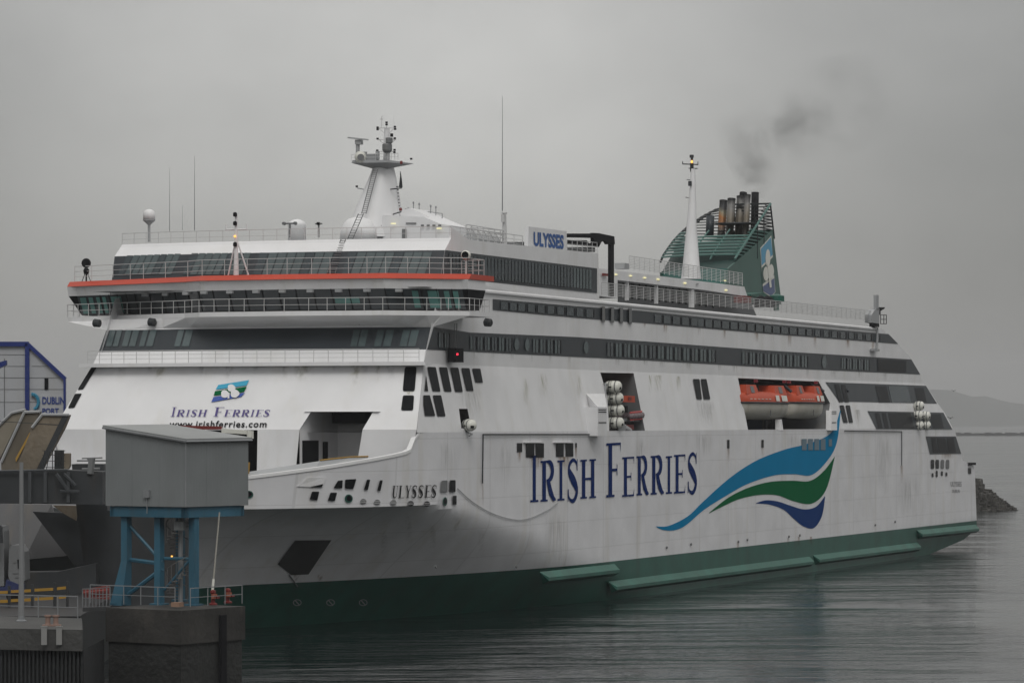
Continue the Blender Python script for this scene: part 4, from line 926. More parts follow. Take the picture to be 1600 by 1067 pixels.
# antennas aft of tower on frame
af = MB()
for x, y in ((646, 317), (655, 319), (673, 322), (681, 324), (638, 326)): a = om(x, y, 3); af.tube(a, Vector((a.x, a.y, om(x, 345, 3).z)), .035, n=4); af.lathe(a, [(.06, -.1), (.08, 0), (.05, .1)], 6)
af.tube(om(633, 326.5, 3), om(691, 334, 3), .04, n=4); af.tube(om(645, 335, 3), om(691, 341, 3), .03, n=4); af.tube(om(691, 334, 3), om(691, 348, 3), .04, n=4); af.tube(om(643, 330, 3), om(690, 348, 3), .05, n=4)
af.build('antenna_frame', GALV, ship)
# tower ladder
la = MB(); surfm = lambda x, y, o: om(x, y, -interp([(262, 1.2), (372, 3.2)], y)-.5)
lad((583, 265), (565, 334), (590, 265), (572, 334), 22, surfm); lad((560, 334), (543, 374), (568, 334), (551, 374), 10, lambda x, y, o: om(x, y, -5.2)); la.build('tower_ladder', MGREY, ship)
lc = MB(); lc.path([om(617, 290), om(621, 330), om(623, 345), om(624, 372)], .12); 
for i in range(16): y = 292+i*5; lc.tube(om(618+i*.35, y), om(622.5+i*.35, y), .05, n=4)
lc.build('cable_ladder', DSTEEL, ship)
# platform
pm = MB(); top = [om(549, 255, -2), om(606, 254, -2), om(645, 256.5, 1), om(612, 254, 4), om(560, 253, 4)]; botp = [om(583, 264, -.8), om(606, 264, -.8), om(617, 262, .5), om(606, 262, 1.5), om(588, 262, 1.5)]
for i in range(5): pm.quad(botp[i], botp[(i+1) % 5], top[(i+1) % 5], top[i])
pm.poly(top); pm.build('radar_platform', MGREY, ship)
pe = MB(); pe.prism([om(549, 255, -2.05), om(606, 254, -2.05), om(606, 250, -2.05), om(551, 250.5, -2.05)], (.1, 0, 0)); pe.prism([om(606, 254, -2.05), om(645, 256.5, -2.05), om(645, 255.5, -2.05), om(606, 250, -2.05)], (.1, 0, 0)); pe.build('platform_edge', LGREY, ship)
rail([om(549, 252, -2), om(606, 250, -2), om(622, 250, 1)], .55, 1.2, (.5,), r=.02, name='platform_railing')
rd = MB(); a = om(559, 250, -1); b = om(558, 225, -1); rd.tube(a, Vector((a.x, a.y, b.z)), .18, n=8); rd.box(om(561, 222.5, -1), (.5, .55, .4)); rd.build('radar_pedestal', LGREY, ship)
rs = MB(); rs.prism([om(543, 214.2, -1.4), om(574, 217.5, -1.4), om(574, 219.5, -1.4), om(543, 216.3, -1.4)], (.25, 0, 0)); rs.build('radar_scanner', LGREY, ship)
MB().lathe(om(563.5, 246, -1.8), [(.50, -.35), (.36, 0), (.16, .3), (.12, .5)], 16, axis=(1, .35, 0)).build('horn_loudhailer', CANM, ship, True)
MB().lathe(om(563.5, 246, -2.25), [(.30, .08), (.1, .12)], 12, axis=(1, .35, 0)).build('horn_mouth', MGREY, ship)
MB().box(om(582, 246.5, -1.5), (.8, .9, .55)).box(om(590, 243, -1.5), (.3, .25, .7)).box(om(570, 243, -1.2), (.3, .3, .6)).build('platform_equipment', LGREY, ship)
# top pole with crosstrees
tpn = MB(); t0_, t1_ = om(604, 250, 0), om(604.5, 200, 0); tpn.tube(t0_, Vector((t0_.x, t1_.y, t1_.z)), .30, .22, n=10)
for xa, xb, y in ((589, 617.5, 200.3), (589, 619, 218.5), (589, 617, 237)): tpn.tube(om(xa, y), om(xb, y), .05, n=4)
for xa, ya in ((592, 201), (616, 201), (593, 219), (617, 219)): tpn.tube(om(xa, ya), om(603 if xa < 600 else 606, ya+9), .04, n=4)
tpn.tube(om(596.5, 200), om(596.5, 183), .04, n=4); tpn.tube(om(593.5, 186.6), om(599, 186.6), .04, n=4); tpn.tube(om(595.5, 182.5), om(599, 182), .03, n=4); tpn.tube(om(604, 200), om(604, 193), .05, n=4); tpn.tube(om(615.5, 200), om(615.5, 180), .015, n=4)
tpn.build('signal_mast', WHITE2, ship)
ml = MB()
for x, y in ((590, 199.5), (590, 202.5), (617, 198.5), (617.5, 202), (604, 191.7), (604, 195), (590, 217), (616.8, 216.3), (612, 211.5), (616.5, 234.5), (616.3, 238), (589.5, 235.5), (642.5, 248.5), (557.5, 291.5)): MB().box(om(x, y, -.4), (.16, .16, .15) if x != 612 else (.2, .2, .28)).build('signal_light', BLACK, ship)
MB().lathe(om(605, 234.5, -.8), [(.12, -.35), (.35, -.15), (.42, 0), (.42, .45), (.3, .55)], 12).lathe(om(608, 223, -.8), [(.1, -.2), (.3, 0), (.3, .4)], 10).build('radar_unit', MGREY, ship)
MB().lathe(om(627, 254.3, -2.3), [(.1, -.12), (.13, 0), (.1, .14)], 8).build('red_light', RED, ship)
MB().lathe(om(626, 327.5, -2), [(.1, -.12), (.14, 0), (.1, .14)], 8).build('red_light', RED, ship)
MB().tube(om(610, 296, -1), om(628, 294, -1), .05).tube(om(614, 335, -1), om(627, 331, -1), .05).tube(om(626, 294, -1), om(625.5, 268, -1), .03).prism([om(*p, -1) for p in ((623, 293), (628.5, 293), (627.5, 282), (625.8, 270))], (.1, 0, 0)).build('folded_flag_spar', DSTEEL, ship)
MB().tube(om(568, 296, -1), om(558, 294, -1), .05).build('light_bracket', LGREY, ship)
# ------------------------------------------------ aft mast
UA = onv(1080, 420, 12).x
def oa(x, y, d=0): return onu(x, y, UA+d)
am = MB(); rings = []
for y, xl, xr in ((436, 1064.5, 1095), (412, 1067.5, 1092.5), (385, 1070, 1090.5), (356, 1073, 1088), (320, 1076, 1087.5), (290, 1078, 1086.8), (264, 1079.8, 1086)):
    L_, R2 = oa(xl, y), oa(xr, y); c = (L_+R2)/2; hw = (L_-R2).length/2
    rings.append([Vector((c.x+math.sin(2*math.pi*i/16)*hw, c.y+math.cos(2*math.pi*i/16)*hw, c.z)) for i in range(16)])
vs = [p for r_ in rings for p in r_]; am.add(vs, [(k*16+i, k*16+(i+1) % 16, (k+1)*16+(i+1) % 16, (k+1)*16+i) for k in range(len(rings)-1) for i in range(16)]); am.build('aft_mast', WHITE2, ship, True)
at = MB(); at.tube(oa(1081.5, 264), oa(1081, 246), .12); at.tube(oa(1066.5, 256.5), oa(1091, 257.5), .08, n=4); at.tube(oa(1066.5, 256.5), oa(1066.5, 252.5), .05, n=4); at.tube(oa(1090.5, 257.5), oa(1090.5, 253), .05, n=4); at.tube(oa(1076, 263.2), oa(1090, 263.5), .06, n=4)
at.box(oa(1080.8, 244.5), (.35, .35, .3)); at.box(oa(1081, 262), (.3, .3, .9)); at.box(oa(1078, 287, -.5), (.3, .3, .5))
at.tube(oa(1079, 281.3), oa(1073, 281), .05, n=4).tube(oa(1077, 309.5), oa(1071, 308.5), .05, n=4); at.build('mast_fitting', DSTEEL, ship)
MB().lathe(oa(1081, 253, -.4), [(.08, -.14), (.13, 0), (.08, .14)], 8).build('amber_light', LAMPO, ship)
# ------------------------------------------------ funnel
VP_, VS_, VA_ = 10.5, 20.5, 14.8
def z8(X, Y): return (1020+X/5.336, 280+Y/5.336)
def fp_(X, Y, v=VP_): return onv(*z8(X, Y), v)
A = fp_(630, 745); Bt = fp_(980, 205); Cc = fp_(1000, 420); Dd = fp_(1075, 1045)
sbo = smoothcurve([(60, 670), (200, 480), (370, 340), (550, 245), (720, 205)], 5)
SBL = sorted([(p.z, p.x) for p in (fp_(X, Y, VS_) for X, Y in sbo)])
zA, zT = A.z, Bt.z
def up_(z): return A.x+(Bt.x-A.x)*(z-zA)/(zT-zA)
def us_(z): return interp(SBL, z)
zsl = [SBL[0][0]+.15+i*(zT-SBL[0][0]-.15)/17 for i in range(18)]
fs_g, fs_d = MB(), MB()
def fnt(z, k): # k 0 port .. 1 starboard: bowed front edge
    u0, u1 = up_(z), us_(z); v = lerp(VP_, VS_, k); bow = 1.6*(1-(2*k-1)**2); return Vector((lerp(u0, u1, k)-bow, v, z))
for i, z in enumerate(zsl):
    mbb = fs_g if z < lerp(zA, zT, .62) else fs_d
    for k in range(8):
        a, b = fnt(z, k/8), fnt(z, (k+1)/8)
        if z > lerp(zA, zT, .52) and k < 7: continue
        mbb.prism([a, b, b+Vector((.45, 0, .12)), a+Vector((.45, 0, .12))], (0, 0, .13))
    # port side slats back to aft edge (above the plate)
    ua = lerp(Dd.x, Bt.x, (z-Dd.z)/(zT-Dd.z)); tpl = (z-A.z)/(Cc.z-A.z)
    up_plate = lerp(A.x, Cc.x, tpl) if tpl < 1 else None
    ub_ = min(ua, up_plate) if up_plate else ua
    if z > zA and ub_ > up_(z)+.1: mbb.prism([Vector((up_(z), VP_, z)), Vector((ub_, VP_, z)), Vector((ub_, VP_+.4, z+.1)), Vector((up_(z), VP_+.4, z+.1))], (0, 0, .13))
    if z > lerp(zA, zT, .3): fs_d.prism([Vector((us_(z), VS_, z)), Vector((ua, VA_, z)), Vector((ua, VA_-.3, z)), Vector((us_(z), VS_-.3, z))], (0, 0, .10))
    if z > lerp(zA, zT, .55): fs_d.prism([Vector((ua, VP_, z)), Vector((ua, VA_, z)), Vector((ua+.3, VA_, z)), Vector((ua+.3, VP_, z))], (0, 0, .10))
for k in (0, .28, .55, 1.0):
    zz_ = [lerp(SBL[0][0]-.3, zT if k in (0, 1.0) else lerp(zA, zT, .6), t/8) for t in range(9)]
    (fs_g if k != 1.0 else fs_d).path([fnt(z, k)+Vector((.1, 0, 0)) for z in zz_ if k > 0 or z >= zA], .13 if k in (0, 1) else .09, n=5)
ua = lambda z: lerp(Dd.x, Bt.x, (z-Dd.z)/(zT-Dd.z))
for v in (VP_, VP_+2, VA_): fs_d.tube((ua(Cc.z-1), v, Cc.z-1), (ua(zT), v, zT), .1, n=4)
fs_d.tube((ua(zT), VP_, zT), (ua(zT), VA_, zT), .12, n=4)
for t in (.35, .7): uu = lerp(Bt.x, up_(lerp(zA, zT, .55)), t); fs_d.tube((uu, VP_, lerp(Cc.z, zA, t)), (uu, VP_, lerp(zT, lerp(zA, zT, .55), t)), .07, n=4)
fs_g.build('funnel_grille', FGREEN2, ship); fs_d.build('funnel_top_grille', mat('sooty_grille', (.02, .024, .026), .6), ship)
fpz = MB(); low = fp_(790, 1000); fpz.prism([A+Vector((0, 0, 0)), Cc, Dd, Vector((A.x-1, VP_, Dd.z-.3))], (0, .2, 0)); fpz.build('funnel_side_plate', FGREY, ship)
fbk = MB(); fbk.quad(Vector((Cc.x, VP_, Cc.z)), Vector((Cc.x, VA_, Cc.z)), Vector((Dd.x, VA_, Dd.z)), Dd); fbk.quad(Vector((us_(zA), VS_, zA)), Vector((Cc.x, VA_, Cc.z)), Vector((Dd.x, VA_, Dd.z)), Vector((us_(zA), VS_, Dd.z))); fbk.build('funnel_aft_plate', FGREY, ship)
fbody = MB(); zc_ = lerp(zA, zT, .02)
zb0 = Dd.z-1
R1 = [fnt(zc_-.1, k/8)+Vector((.6, 0, 0)) for k in range(9)]; R0 = [Vector((p.x-.9, p.y, zb0)) for p in R1]; R2_ = [fnt(lerp(zA, zT, .42), k/8)+Vector((2.4, 0, 0)) for k in range(9)]
for a, b, c, d in zip(R0, R0[1:], R1[1:], R1): fbody.quad(a, b, c, d)
for a, b, c, d in zip(R1, R1[1:], R2_[1:], R2_): fbody.quad(a, b, c, d, 1)
fbody.quad(R2_[0], R2_[-1], Vector((Cc.x, VA_, R2_[0].z)), Vector((Cc.x, VP_, R2_[0].z)), 1)
fbody.build('funnel_casing', [FGREEN, mat('casing_dark_green', (.015, .045, .04), .6)], ship)
# exhaust pipes
for X0, X1, Yt, Yb, v, heat in ((557, 622, 180, 440, 16.5, 1), (624, 690, 165, 470, 15.0, 0), (700, 772, 145, 480, 14.2, 0), (768, 817, 132, 470, 12.6, 0)):
    xm = (X0+X1)/2; t = onv(*z8(xm, Yt), v); b = onv(*z8(xm-22, Yb+70), v); r = (X1-X0)/5.336/(F/(t-CAM).length)*.5
    pm_ = pipe_mat(onv(*z8(xm, Yb), v).z, t.z, heat); e = MB(); d = (t-b); e.tube(b, t, r, r, n=18, caps=False); e.tube(t-d.normalized()*.15, t+d.normalized()*.02, r*1.05, r*1.05, n=18, caps=False); e.tube(t-d.normalized()*.3, t-d.normalized()*.28, r*.98, n=18); e.build('exhaust_pipe', pm_, ship, True)
for X0, X1, Yt, Yb, v in ((742, 768, 112, 200, 16), (840, 867, 110, 420, 13), (466, 494, 306, 480, 17)):
    xm = (X0+X1)/2; t = onv(*z8(xm, Yt), v); b = onv(*z8(xm-6, Yb), v); MB().tube(b, t, .42 if X0 != 466 else .45, n=12).build('small_exhaust_pipe', BLACK if X0 != 466 else DGREY, ship, True)
pfm = MB(); pfm.box(onv(*z8(720, 372), 13.5), (4, 5, .10)); pfm.path([onv(*z8(610, 368), 11), onv(*z8(850, 362), 11)], .07); pfm.build('pipe_platform', DSTEEL, ship)
# funnel emblem on port plate (stripes + white shamrock)
def fe(X, Y, o=.05): return onv(*z8(X, Y), VP_-o)
MB().poly([fe(*p, .03) for p in ((895, 575), (988, 470), (1022, 940), (990, 985), (920, 940))]).build('emblem_border', CANM, ship)
MB().poly([fe(*p) for p in ((902, 582), (985, 485), (1000, 630), (908, 720))]).build('emblem_stripe', mat('emblem_pale_blue', (.10, .33, .50), .5), ship)
MB().poly([fe(*p) for p in ((909, 740), (1001, 650), (1012, 800), (916, 875))]).build('emblem_stripe', FGREY, ship)
MB().poly([fe(*p) for p in ((918, 895), (1013, 825), (1019, 940), (988, 975), (922, 935))]).build('emblem_stripe', mat('emblem_grey_blue', (.10, .13, .24), .5), ship)
sf_ = MB()
for i, (cx_, cy_, rx, ry) in enumerate(((960, 660, 20, 75), (945, 790, 24, 60), (988, 770, 22, 60))): sf_.poly([fe(cx_+rx*math.cos(t*.314), cy_+ry*math.sin(t*.314)-(t % 2)*3, .08+.01*i) for t in range(20)])
sf_.poly([fe(*p, .12) for p in ((955, 700), (972, 700), (992, 900), (975, 905))]); sf_.build('shamrock_emblem', CANM, ship)
MB().prism([onv(*z8(820, 960), 6), onv(*z8(930, 945), 6), onv(*z8(975, 990), 6), onv(*z8(820, 975), 6)], (0, 2, 0)).build('green_deck_hood', GREEN, ship)
# ------------------------------------------------ stern davit
sd = MB()
def vs_2(x, y): return onv(x, y, .9)
sd.prism([vs_2(1362, 492), vs_2(1367, 484), vs_2(1374, 482), vs_2(1374, 506), vs_2(1362, 504)], (0, .8, 0)); sd.prism([vs_2(1369, 461), vs_2(1373, 461), vs_2(1373, 484), vs_2(1369, 484)], (0, .3, 0)); sd.build('stern_davit', LGREY, ship)
sk2 = MB(); sk2.prism([vs_2(1374, 480), vs_2(1382.5, 480), vs_2(1382.5, 482), vs_2(1376, 486), vs_2(1376, 492), vs_2(1374, 492)], (0, .3, 0)); sk2.box(vs_2(1366, 508), (2, .6, .4))
for x in (1376, 1381, 1385): sk2.tube(vs_2(x, 492), vs_2(x, 506), .05, n=4)
for y in (492, 499, 506): sk2.tube(vs_2(1376, y), vs_2(1385, y), .05, n=4)
sk2.build('stern_davit_gear', BLACK, ship)
MB().tube(s3(1371, 512, .2), s3(1370, 546, .2), .12).box(s3(1367, 547, .3), (2.2, .5, .25)).build('stern_bracket', LGREY, ship)
# housing box by the raft bay
hx = MB(); hx.prism([s1(934, 636, .9), s1(948.5, 636, .9), s1(948.5, 681, .9), s1(934, 681, .9)], (0, 1.5, 0)); 
a, b = s1(934, 636, .9), s1(948.5, 636, .9); c, d = s2(916, 615), s2(945, 615); e_, f_ = s2(929, 674, .05), s1(934, 676, .9)
hx.quad(a, b, d, c); hx.poly([a, c, e_, f_]); hx.build('raft_chute_housing', WHITE2, ship)
hl = MB()
for y in (640, 643.5, 660): hl.prism([s1(935.5, y-.7, .93), s1(947.5, y-.7, .93), s1(947.5, y+.7, .93), s1(935.5, y+.7, .93)], (0, .02, 0))
hl.build('housing_slot', BLACK, ship)
hx = MB(); hx.prism([s2(1299, 641, .5), s2(1308, 641, .5), s1(1308, 672, .5), s1(1299, 672, .5)], (0, .6, 0)); hx.build('raft_chute_housing', WHITE2, ship)
hl = MB()
for y in (643, 646, 660): hl.prism([s2(1300, y-.6, .53), s2(1307, y-.6, .53), s2(1307, y+.4, .53), s2(1300, y+.4, .53)], (0, .02, 0))
hl.build('housing_slot', BLACK, ship)
# belt pipe line, vertical pipe
for q, w_ in (([s1(754, 755, .12), s1(755, 678.5, .12), s1(933, 678.5, .12)], .06), ([s1(1320, 672.8, .1), s1(1409, 674, .1), s1(1409, 727, .1)], .055)): MB().path(q, w_).build('side_pipe', DSTEEL, ship)
# rust and stain streaks come from paint; hanging heaving line
rp = MB(); pts = smoothcurve([(715, 763), (740, 785), (775, 804), (815, 812), (850, 800), (872, 785)], 5); rp.path([side(*p, .08) if p[0] > 760 else hull(*p, .08) for p in pts], .035, n=4); rp.build('hanging_line', LGREY, ship)
# small discharge pipes / scuppers with stains
sp_ = MB()
for x, y in ((1153, 846), (1167, 843), (1232, 838), (1249, 836), (1367, 820), (1041, 855), (1079, 850), (806, 885), (680, 885), (1398, 815)): sp_.lathe(side(x, y, .02), [(.13, 0), (.13, .12)], 6, axis=(0, -1, 0))
sp_.build('scupper', MGREY, ship)
# stern fairlead block & platform
MB().box(onv(1513, 724.5, .3), (3, 1.2, .3)).build('stern_fairlead', BLACK, ship)
# open bow door panel, left of the cabin (white outside, corner shade greyed into its paint; dark lower knuckle)
bd = MB()
def bd_(x, y, D): return ond(x, y, D)
DB = 252
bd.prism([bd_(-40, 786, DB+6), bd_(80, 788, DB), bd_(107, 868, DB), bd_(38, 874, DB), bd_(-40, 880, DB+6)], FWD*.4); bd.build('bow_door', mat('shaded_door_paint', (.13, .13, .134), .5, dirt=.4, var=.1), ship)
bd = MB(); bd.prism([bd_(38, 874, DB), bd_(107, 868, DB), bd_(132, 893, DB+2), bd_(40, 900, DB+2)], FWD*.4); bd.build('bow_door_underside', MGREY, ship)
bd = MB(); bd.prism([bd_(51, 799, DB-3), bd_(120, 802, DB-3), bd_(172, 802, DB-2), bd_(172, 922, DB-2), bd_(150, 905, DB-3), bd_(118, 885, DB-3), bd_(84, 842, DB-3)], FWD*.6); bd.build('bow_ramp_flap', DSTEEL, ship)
bd = MB(); bd.prism([bd_(82, 789, DB-4), bd_(122, 790, DB-4), bd_(119, 813, DB-4), bd_(96, 800, DB-4)], FWD*.3); bd.build('bow_ramp_lug', RAMP, ship)
# weathering streaks below openings (rust and rain runs in the paint)
def streak_mat(name, col, k):
    m = bpy.data.materials.new(name); m.use_nodes = True; nt = m.node_tree; N = nt.nodes; L = nt.links; b = N['Principled BSDF']; b.inputs['Base Color'].default_value = (*col, 1); b.inputs['Roughness'].default_value = .7
    t = N.new('ShaderNodeTexCoord'); mp = N.new('ShaderNodeMapping'); mp.inputs['Scale'].default_value = (2.2, 2.2, .22); L.new(t.outputs['Object'], mp.inputs[0]); n = N.new('ShaderNodeTexNoise'); n.inputs['Scale'].default_value = 1.5; n.inputs['Detail'].default_value = 5; L.new(mp.outputs[0], n.inputs['Vector'])
    at = N.new('ShaderNodeAttribute'); at.attribute_name = 'fade'; mr = N.new('ShaderNodeMapRange'); L.new(n.outputs['Fac'], mr.inputs[0]); mr.inputs[1].default_value = .38; mr.inputs[2].default_value = .68; mr.inputs[3].default_value = 0; mr.inputs[4].default_value = k
    mu = N.new('ShaderNodeMath'); mu.operation = 'MULTIPLY'; L.new(mr.outputs[0], mu.inputs[0]); L.new(at.outputs['Fac'], mu.inputs[1]); L.new(mu.outputs[0], b.inputs['Alpha']); return m
RUST = streak_mat('rust_run', (.26, .13, .045), .9); ALGAE = streak_mat('rain_run', (.30, .28, .12), .6); SOOT = streak_mat('grime_run', (.22, .21, .18), .42)
def streaks(items, surf, m, name='weathering_streak'):
    for x, y, w, h in items:
        mb = MB(); nx, ny = 4, 4; vs = []; fd = []
        for j in range(ny+1):
            for i in range(nx+1):
                vs.append(surf(x+w*(i/nx-.5), y+h*j/ny, .022)); fd.append((1-abs(2*i/nx-1))**.6*(min(1, (1-j/ny)*1.1))*(min(1, j/ny*3+.02) if h > 34 else 1))
        mb.add(vs, [(j*(nx+1)+i, j*(nx+1)+i+1, (j+1)*(nx+1)+i+1, (j+1)*(nx+1)+i) for j in range(ny) for i in range(nx)])
        o = mb.build(name, m, ship); a = o.data.attributes.new('fade', 'FLOAT', 'POINT'); a.data.foreach_set('value', fd)
rs_ = random.Random(3)
streaks([(838, 714, 26, 20), (882, 713.5, 26, 22), (812, 706, 8, 18), (900, 699, 5, 20), (1138, 700, 5, 24), (1192, 699, 5, 20), (1267, 838, 5, 14), (1248, 838, 4, 14), (1480, 709, 22, 9), (1153, 846, 4, 16), (1232, 840, 4, 14), (754, 735, 6, 60), (1409, 727, 6, 30)], s1, RUST)
streaks([(870, 800, 40, 90), (1000, 682, 18, 60), (1240, 676, 30, 40), (1380, 680, 30, 90), (1100, 676, 30, 40), (700, 690, 30, 60), (790, 690, 20, 80), (1420, 740, 40, 70)], s1, SOOT)
streaks([(822, 590, 12, 46), (848, 582, 16, 40), (1028, 586, 14, 28), (1060, 588, 8, 26), (905, 585, 8, 40), (1016, 586, 6, 30)], s2, ALGAE)
streaks([(1098, 624, 26, 44), (1110, 626, 14, 40), (735, 600, 40, 60)], s2, SOOT)
streaks([(1340, 640, 12, 26), (965, 676, 4, 0.1)], s2, SOOT)
streaks([(960+i*37+rs_.random()*20, yT(B8, 960+i*37)+.5, 5+rs_.random()*6, 8+rs_.random()*8) for i in range(12)]+[(740+i*30, yT(B8, 740+i*30)+.5, 6, 12) for i in range(6)], s3, SOOT)
streaks([(990+i*45+rs_.random()*20, yT(B10, 990+i*45)+.5, 4+rs_.random()*5, 8+rs_.random()*12) for i in range(9)], s3, RUST)
streaks([(555, 569, 16, 34), (590, 568, 10, 30), (470, 568, 24, 30), (250, 570, 20, 26), (640, 612, 14, 6)], lambda x, y, o: FH(x, y, o+.03), ALGAE)
streaks([(190+i*42, 568.5, 16, 12+rs_.random()*16) for i in range(11)], lambda x, y, o: FH(x, y, o+.03), SOOT)
streaks([(500, 897, 10, 14), (462, 896, 8, 12)], lambda x, y, o: hull(x, y, o+.03), RUST)
streaks([(600+i*38, 800+rs_.random()*30, 12, 50) for i in range(5)], lambda x, y, o: hull(x, y, o+.03), SOOT)
# ================================================================ loose items carried on board
def canister(p, label, grp, L_=1.25, r=.46, axis=(0, 1, 0)):
    t = thing('liferaft_canister', p, label, 'liferaft', grp); ax = Vector(axis); o = Vector(p)-ax*L_/2
    MB().lathe(o, [(.02, -.12), (r*.6, -.08), (r*.92, .06), (r, .2), (r*1.03, L_*.5-.03), (r*1.08, L_*.5), (r*1.03, L_*.5+.03), (r, L_-.2), (r*.92, L_-.06), (r*.6, L_+.08), (.02, L_+.12)], 18, axis=ax).build('shell', CANM, t, True)
    s_ = MB(); 
    for k in (.28, .72): s_.lathe(o+ax*L_*k, [(r*1.04, -.05), (r*1.04, .05)], 18, axis=ax)
    s_.build('strap', MGREY, t)
    m_ = MB(); X = Vector((1, 0, 0)) if abs(ax.y) > .5 else Vector((0, 1, 0))
    m_.box(o+ax*-.02+X*-.18*1-UP*.14, (.22, .22, .2)); m_.box(o+ax*L_*.6-X*r*.95-UP*.04, (.12, .3, .12)); m_.build('fitting', BLACK, t); return t
for i, (x, y) in enumerate(((958, 604), (960.5, 622), (962, 640.5), (961.5, 660.5))):
    canister(onv(x, y, .25), ['topmost white raft canister in the stack in the forward side bay', 'second raft canister from the top, level with the orange rescue box', 'third raft canister down, level with the rubber rescue boat', 'lowest white raft canister in the stack in the forward side bay'][i], 'raft canisters in the forward bay', 1.3, .50)
rk = MB(); a, b = onv(946, 598, .6), onv(946, 674, .6); rk.tube(a, b, .08); rk.tube(onv(938, 600, .9), onv(950, 600, .6), .06); rk.tube(onv(942, 619.5, .9), onv(950, 619.5, .6), .06); rk.build('raft_rack', LGREY, ship)
LB5 = ['single white raft canister on top of the aft rack by the stern', 'near raft canister in the middle row of the aft rack', 'far raft canister in the middle row of the aft rack', 'near raft canister in the bottom row of the aft rack', 'far raft canister in the bottom row of the aft rack']
for (x, y, v), l in zip(((1436, 634, -.1), (1434.5, 649, -.1), (1446, 649.5, .0), (1435.5, 664.5, -.1), (1446.5, 664.5, 0)), LB5): canister(onv(x, y, v), l, 'raft canisters near the stern', .95, .52)
rk = MB(); rk.prism([onv(*p, .7) for p in ((1422, 618), (1427, 618), (1432, 672), (1426, 672))], (0, .3, 0)); rk.build('raft_rack', BLACK, ship)
canister(onv(733, 664, -.25), 'lone white raft canister hung outside the small dark recess near the bow corner', None, 1.0, .46, (.5, .86, 0))
MB().path([onv(722, 672, .2), onv(738, 678, -.3), onv(733, 681, -.2)], .06).build('raft_bracket', LGREY, ship)
# rescue gear in the forward bay
t = thing('rescue_capsule', onv(990, 622, .5), 'orange box shaped rescue gear behind the second raft canister', 'rescue gear')
MB().prism([onv(*p, .5) for p in ((972, 618), (992, 618.5), (992, 627), (993, 628.5), (973, 628))], (0, 1.2, 0)).build('casing', LBORANGE, t); MB().prism([onv(*p, .45) for p in ((982, 620), (987, 620), (987, 625), (982, 625))], (0, .05, 0)).build('lid', RED, t)
t = thing('rescue_boat', onv(985, 650, .7), 'grey and red inflatable rescue boat lying in the forward side bay', 'boat')
cc = onv(985, 649, 1.0); pts = [cc+Vector((-2.2, .7, -.1)), cc+Vector((.8, .7, 0)), cc+Vector((1.8, .4, .1)), cc+Vector((2.3, 0, .2)), cc+Vector((1.8, -.4, .1)), cc+Vector((.8, -.7, 0)), cc+Vector((-2.2, -.7, -.1))]
MB().path(smoothcurve([tuple(p) for p in pts], 4), .28, n=10).build('tube', mat('rib_grey_rubber', (.17, .13, .14), .5), t, True); MB().path([p+UP*.33-Vector((0, .05, 0)) for p in [pts[4], pts[5], pts[6]]], .10).path([p-UP*.3-Vector((0, .1, 0)) for p in [pts[4], pts[5], pts[6]]], .08).build('rubbing_strip', mat('rib_red', (.5, .08, .08), .5), t); MB().box(cc-UP*.4, (3.6, 1.0, .3)).build('hull', LGREY, t); MB().box(cc+Vector((-1.6, 0, .55)), (.6, .4, .6)).build('outboard_motor', BLACK, t)
t = thing('rescue_craft_cradle', onv(983, 668, .5), 'bright red cradle box on the floor of the forward side bay', 'cradle')
MB().prism([onv(*p, .5) for p in ((977, 664), (990, 663), (991, 671), (981, 670))], (0, 1.2, 0)).build('box', RED, t); MB().tube(onv(972, 668, .3), onv(984, 673, .3), .4, .25, n=10).build('roller', LGREY, t); MB().prism([onv(*p, .6) for p in ((976, 658), (990, 658.5), (991, 663), (978, 663))], (0, .8, 0)).build('top_frame', BLACK, t)
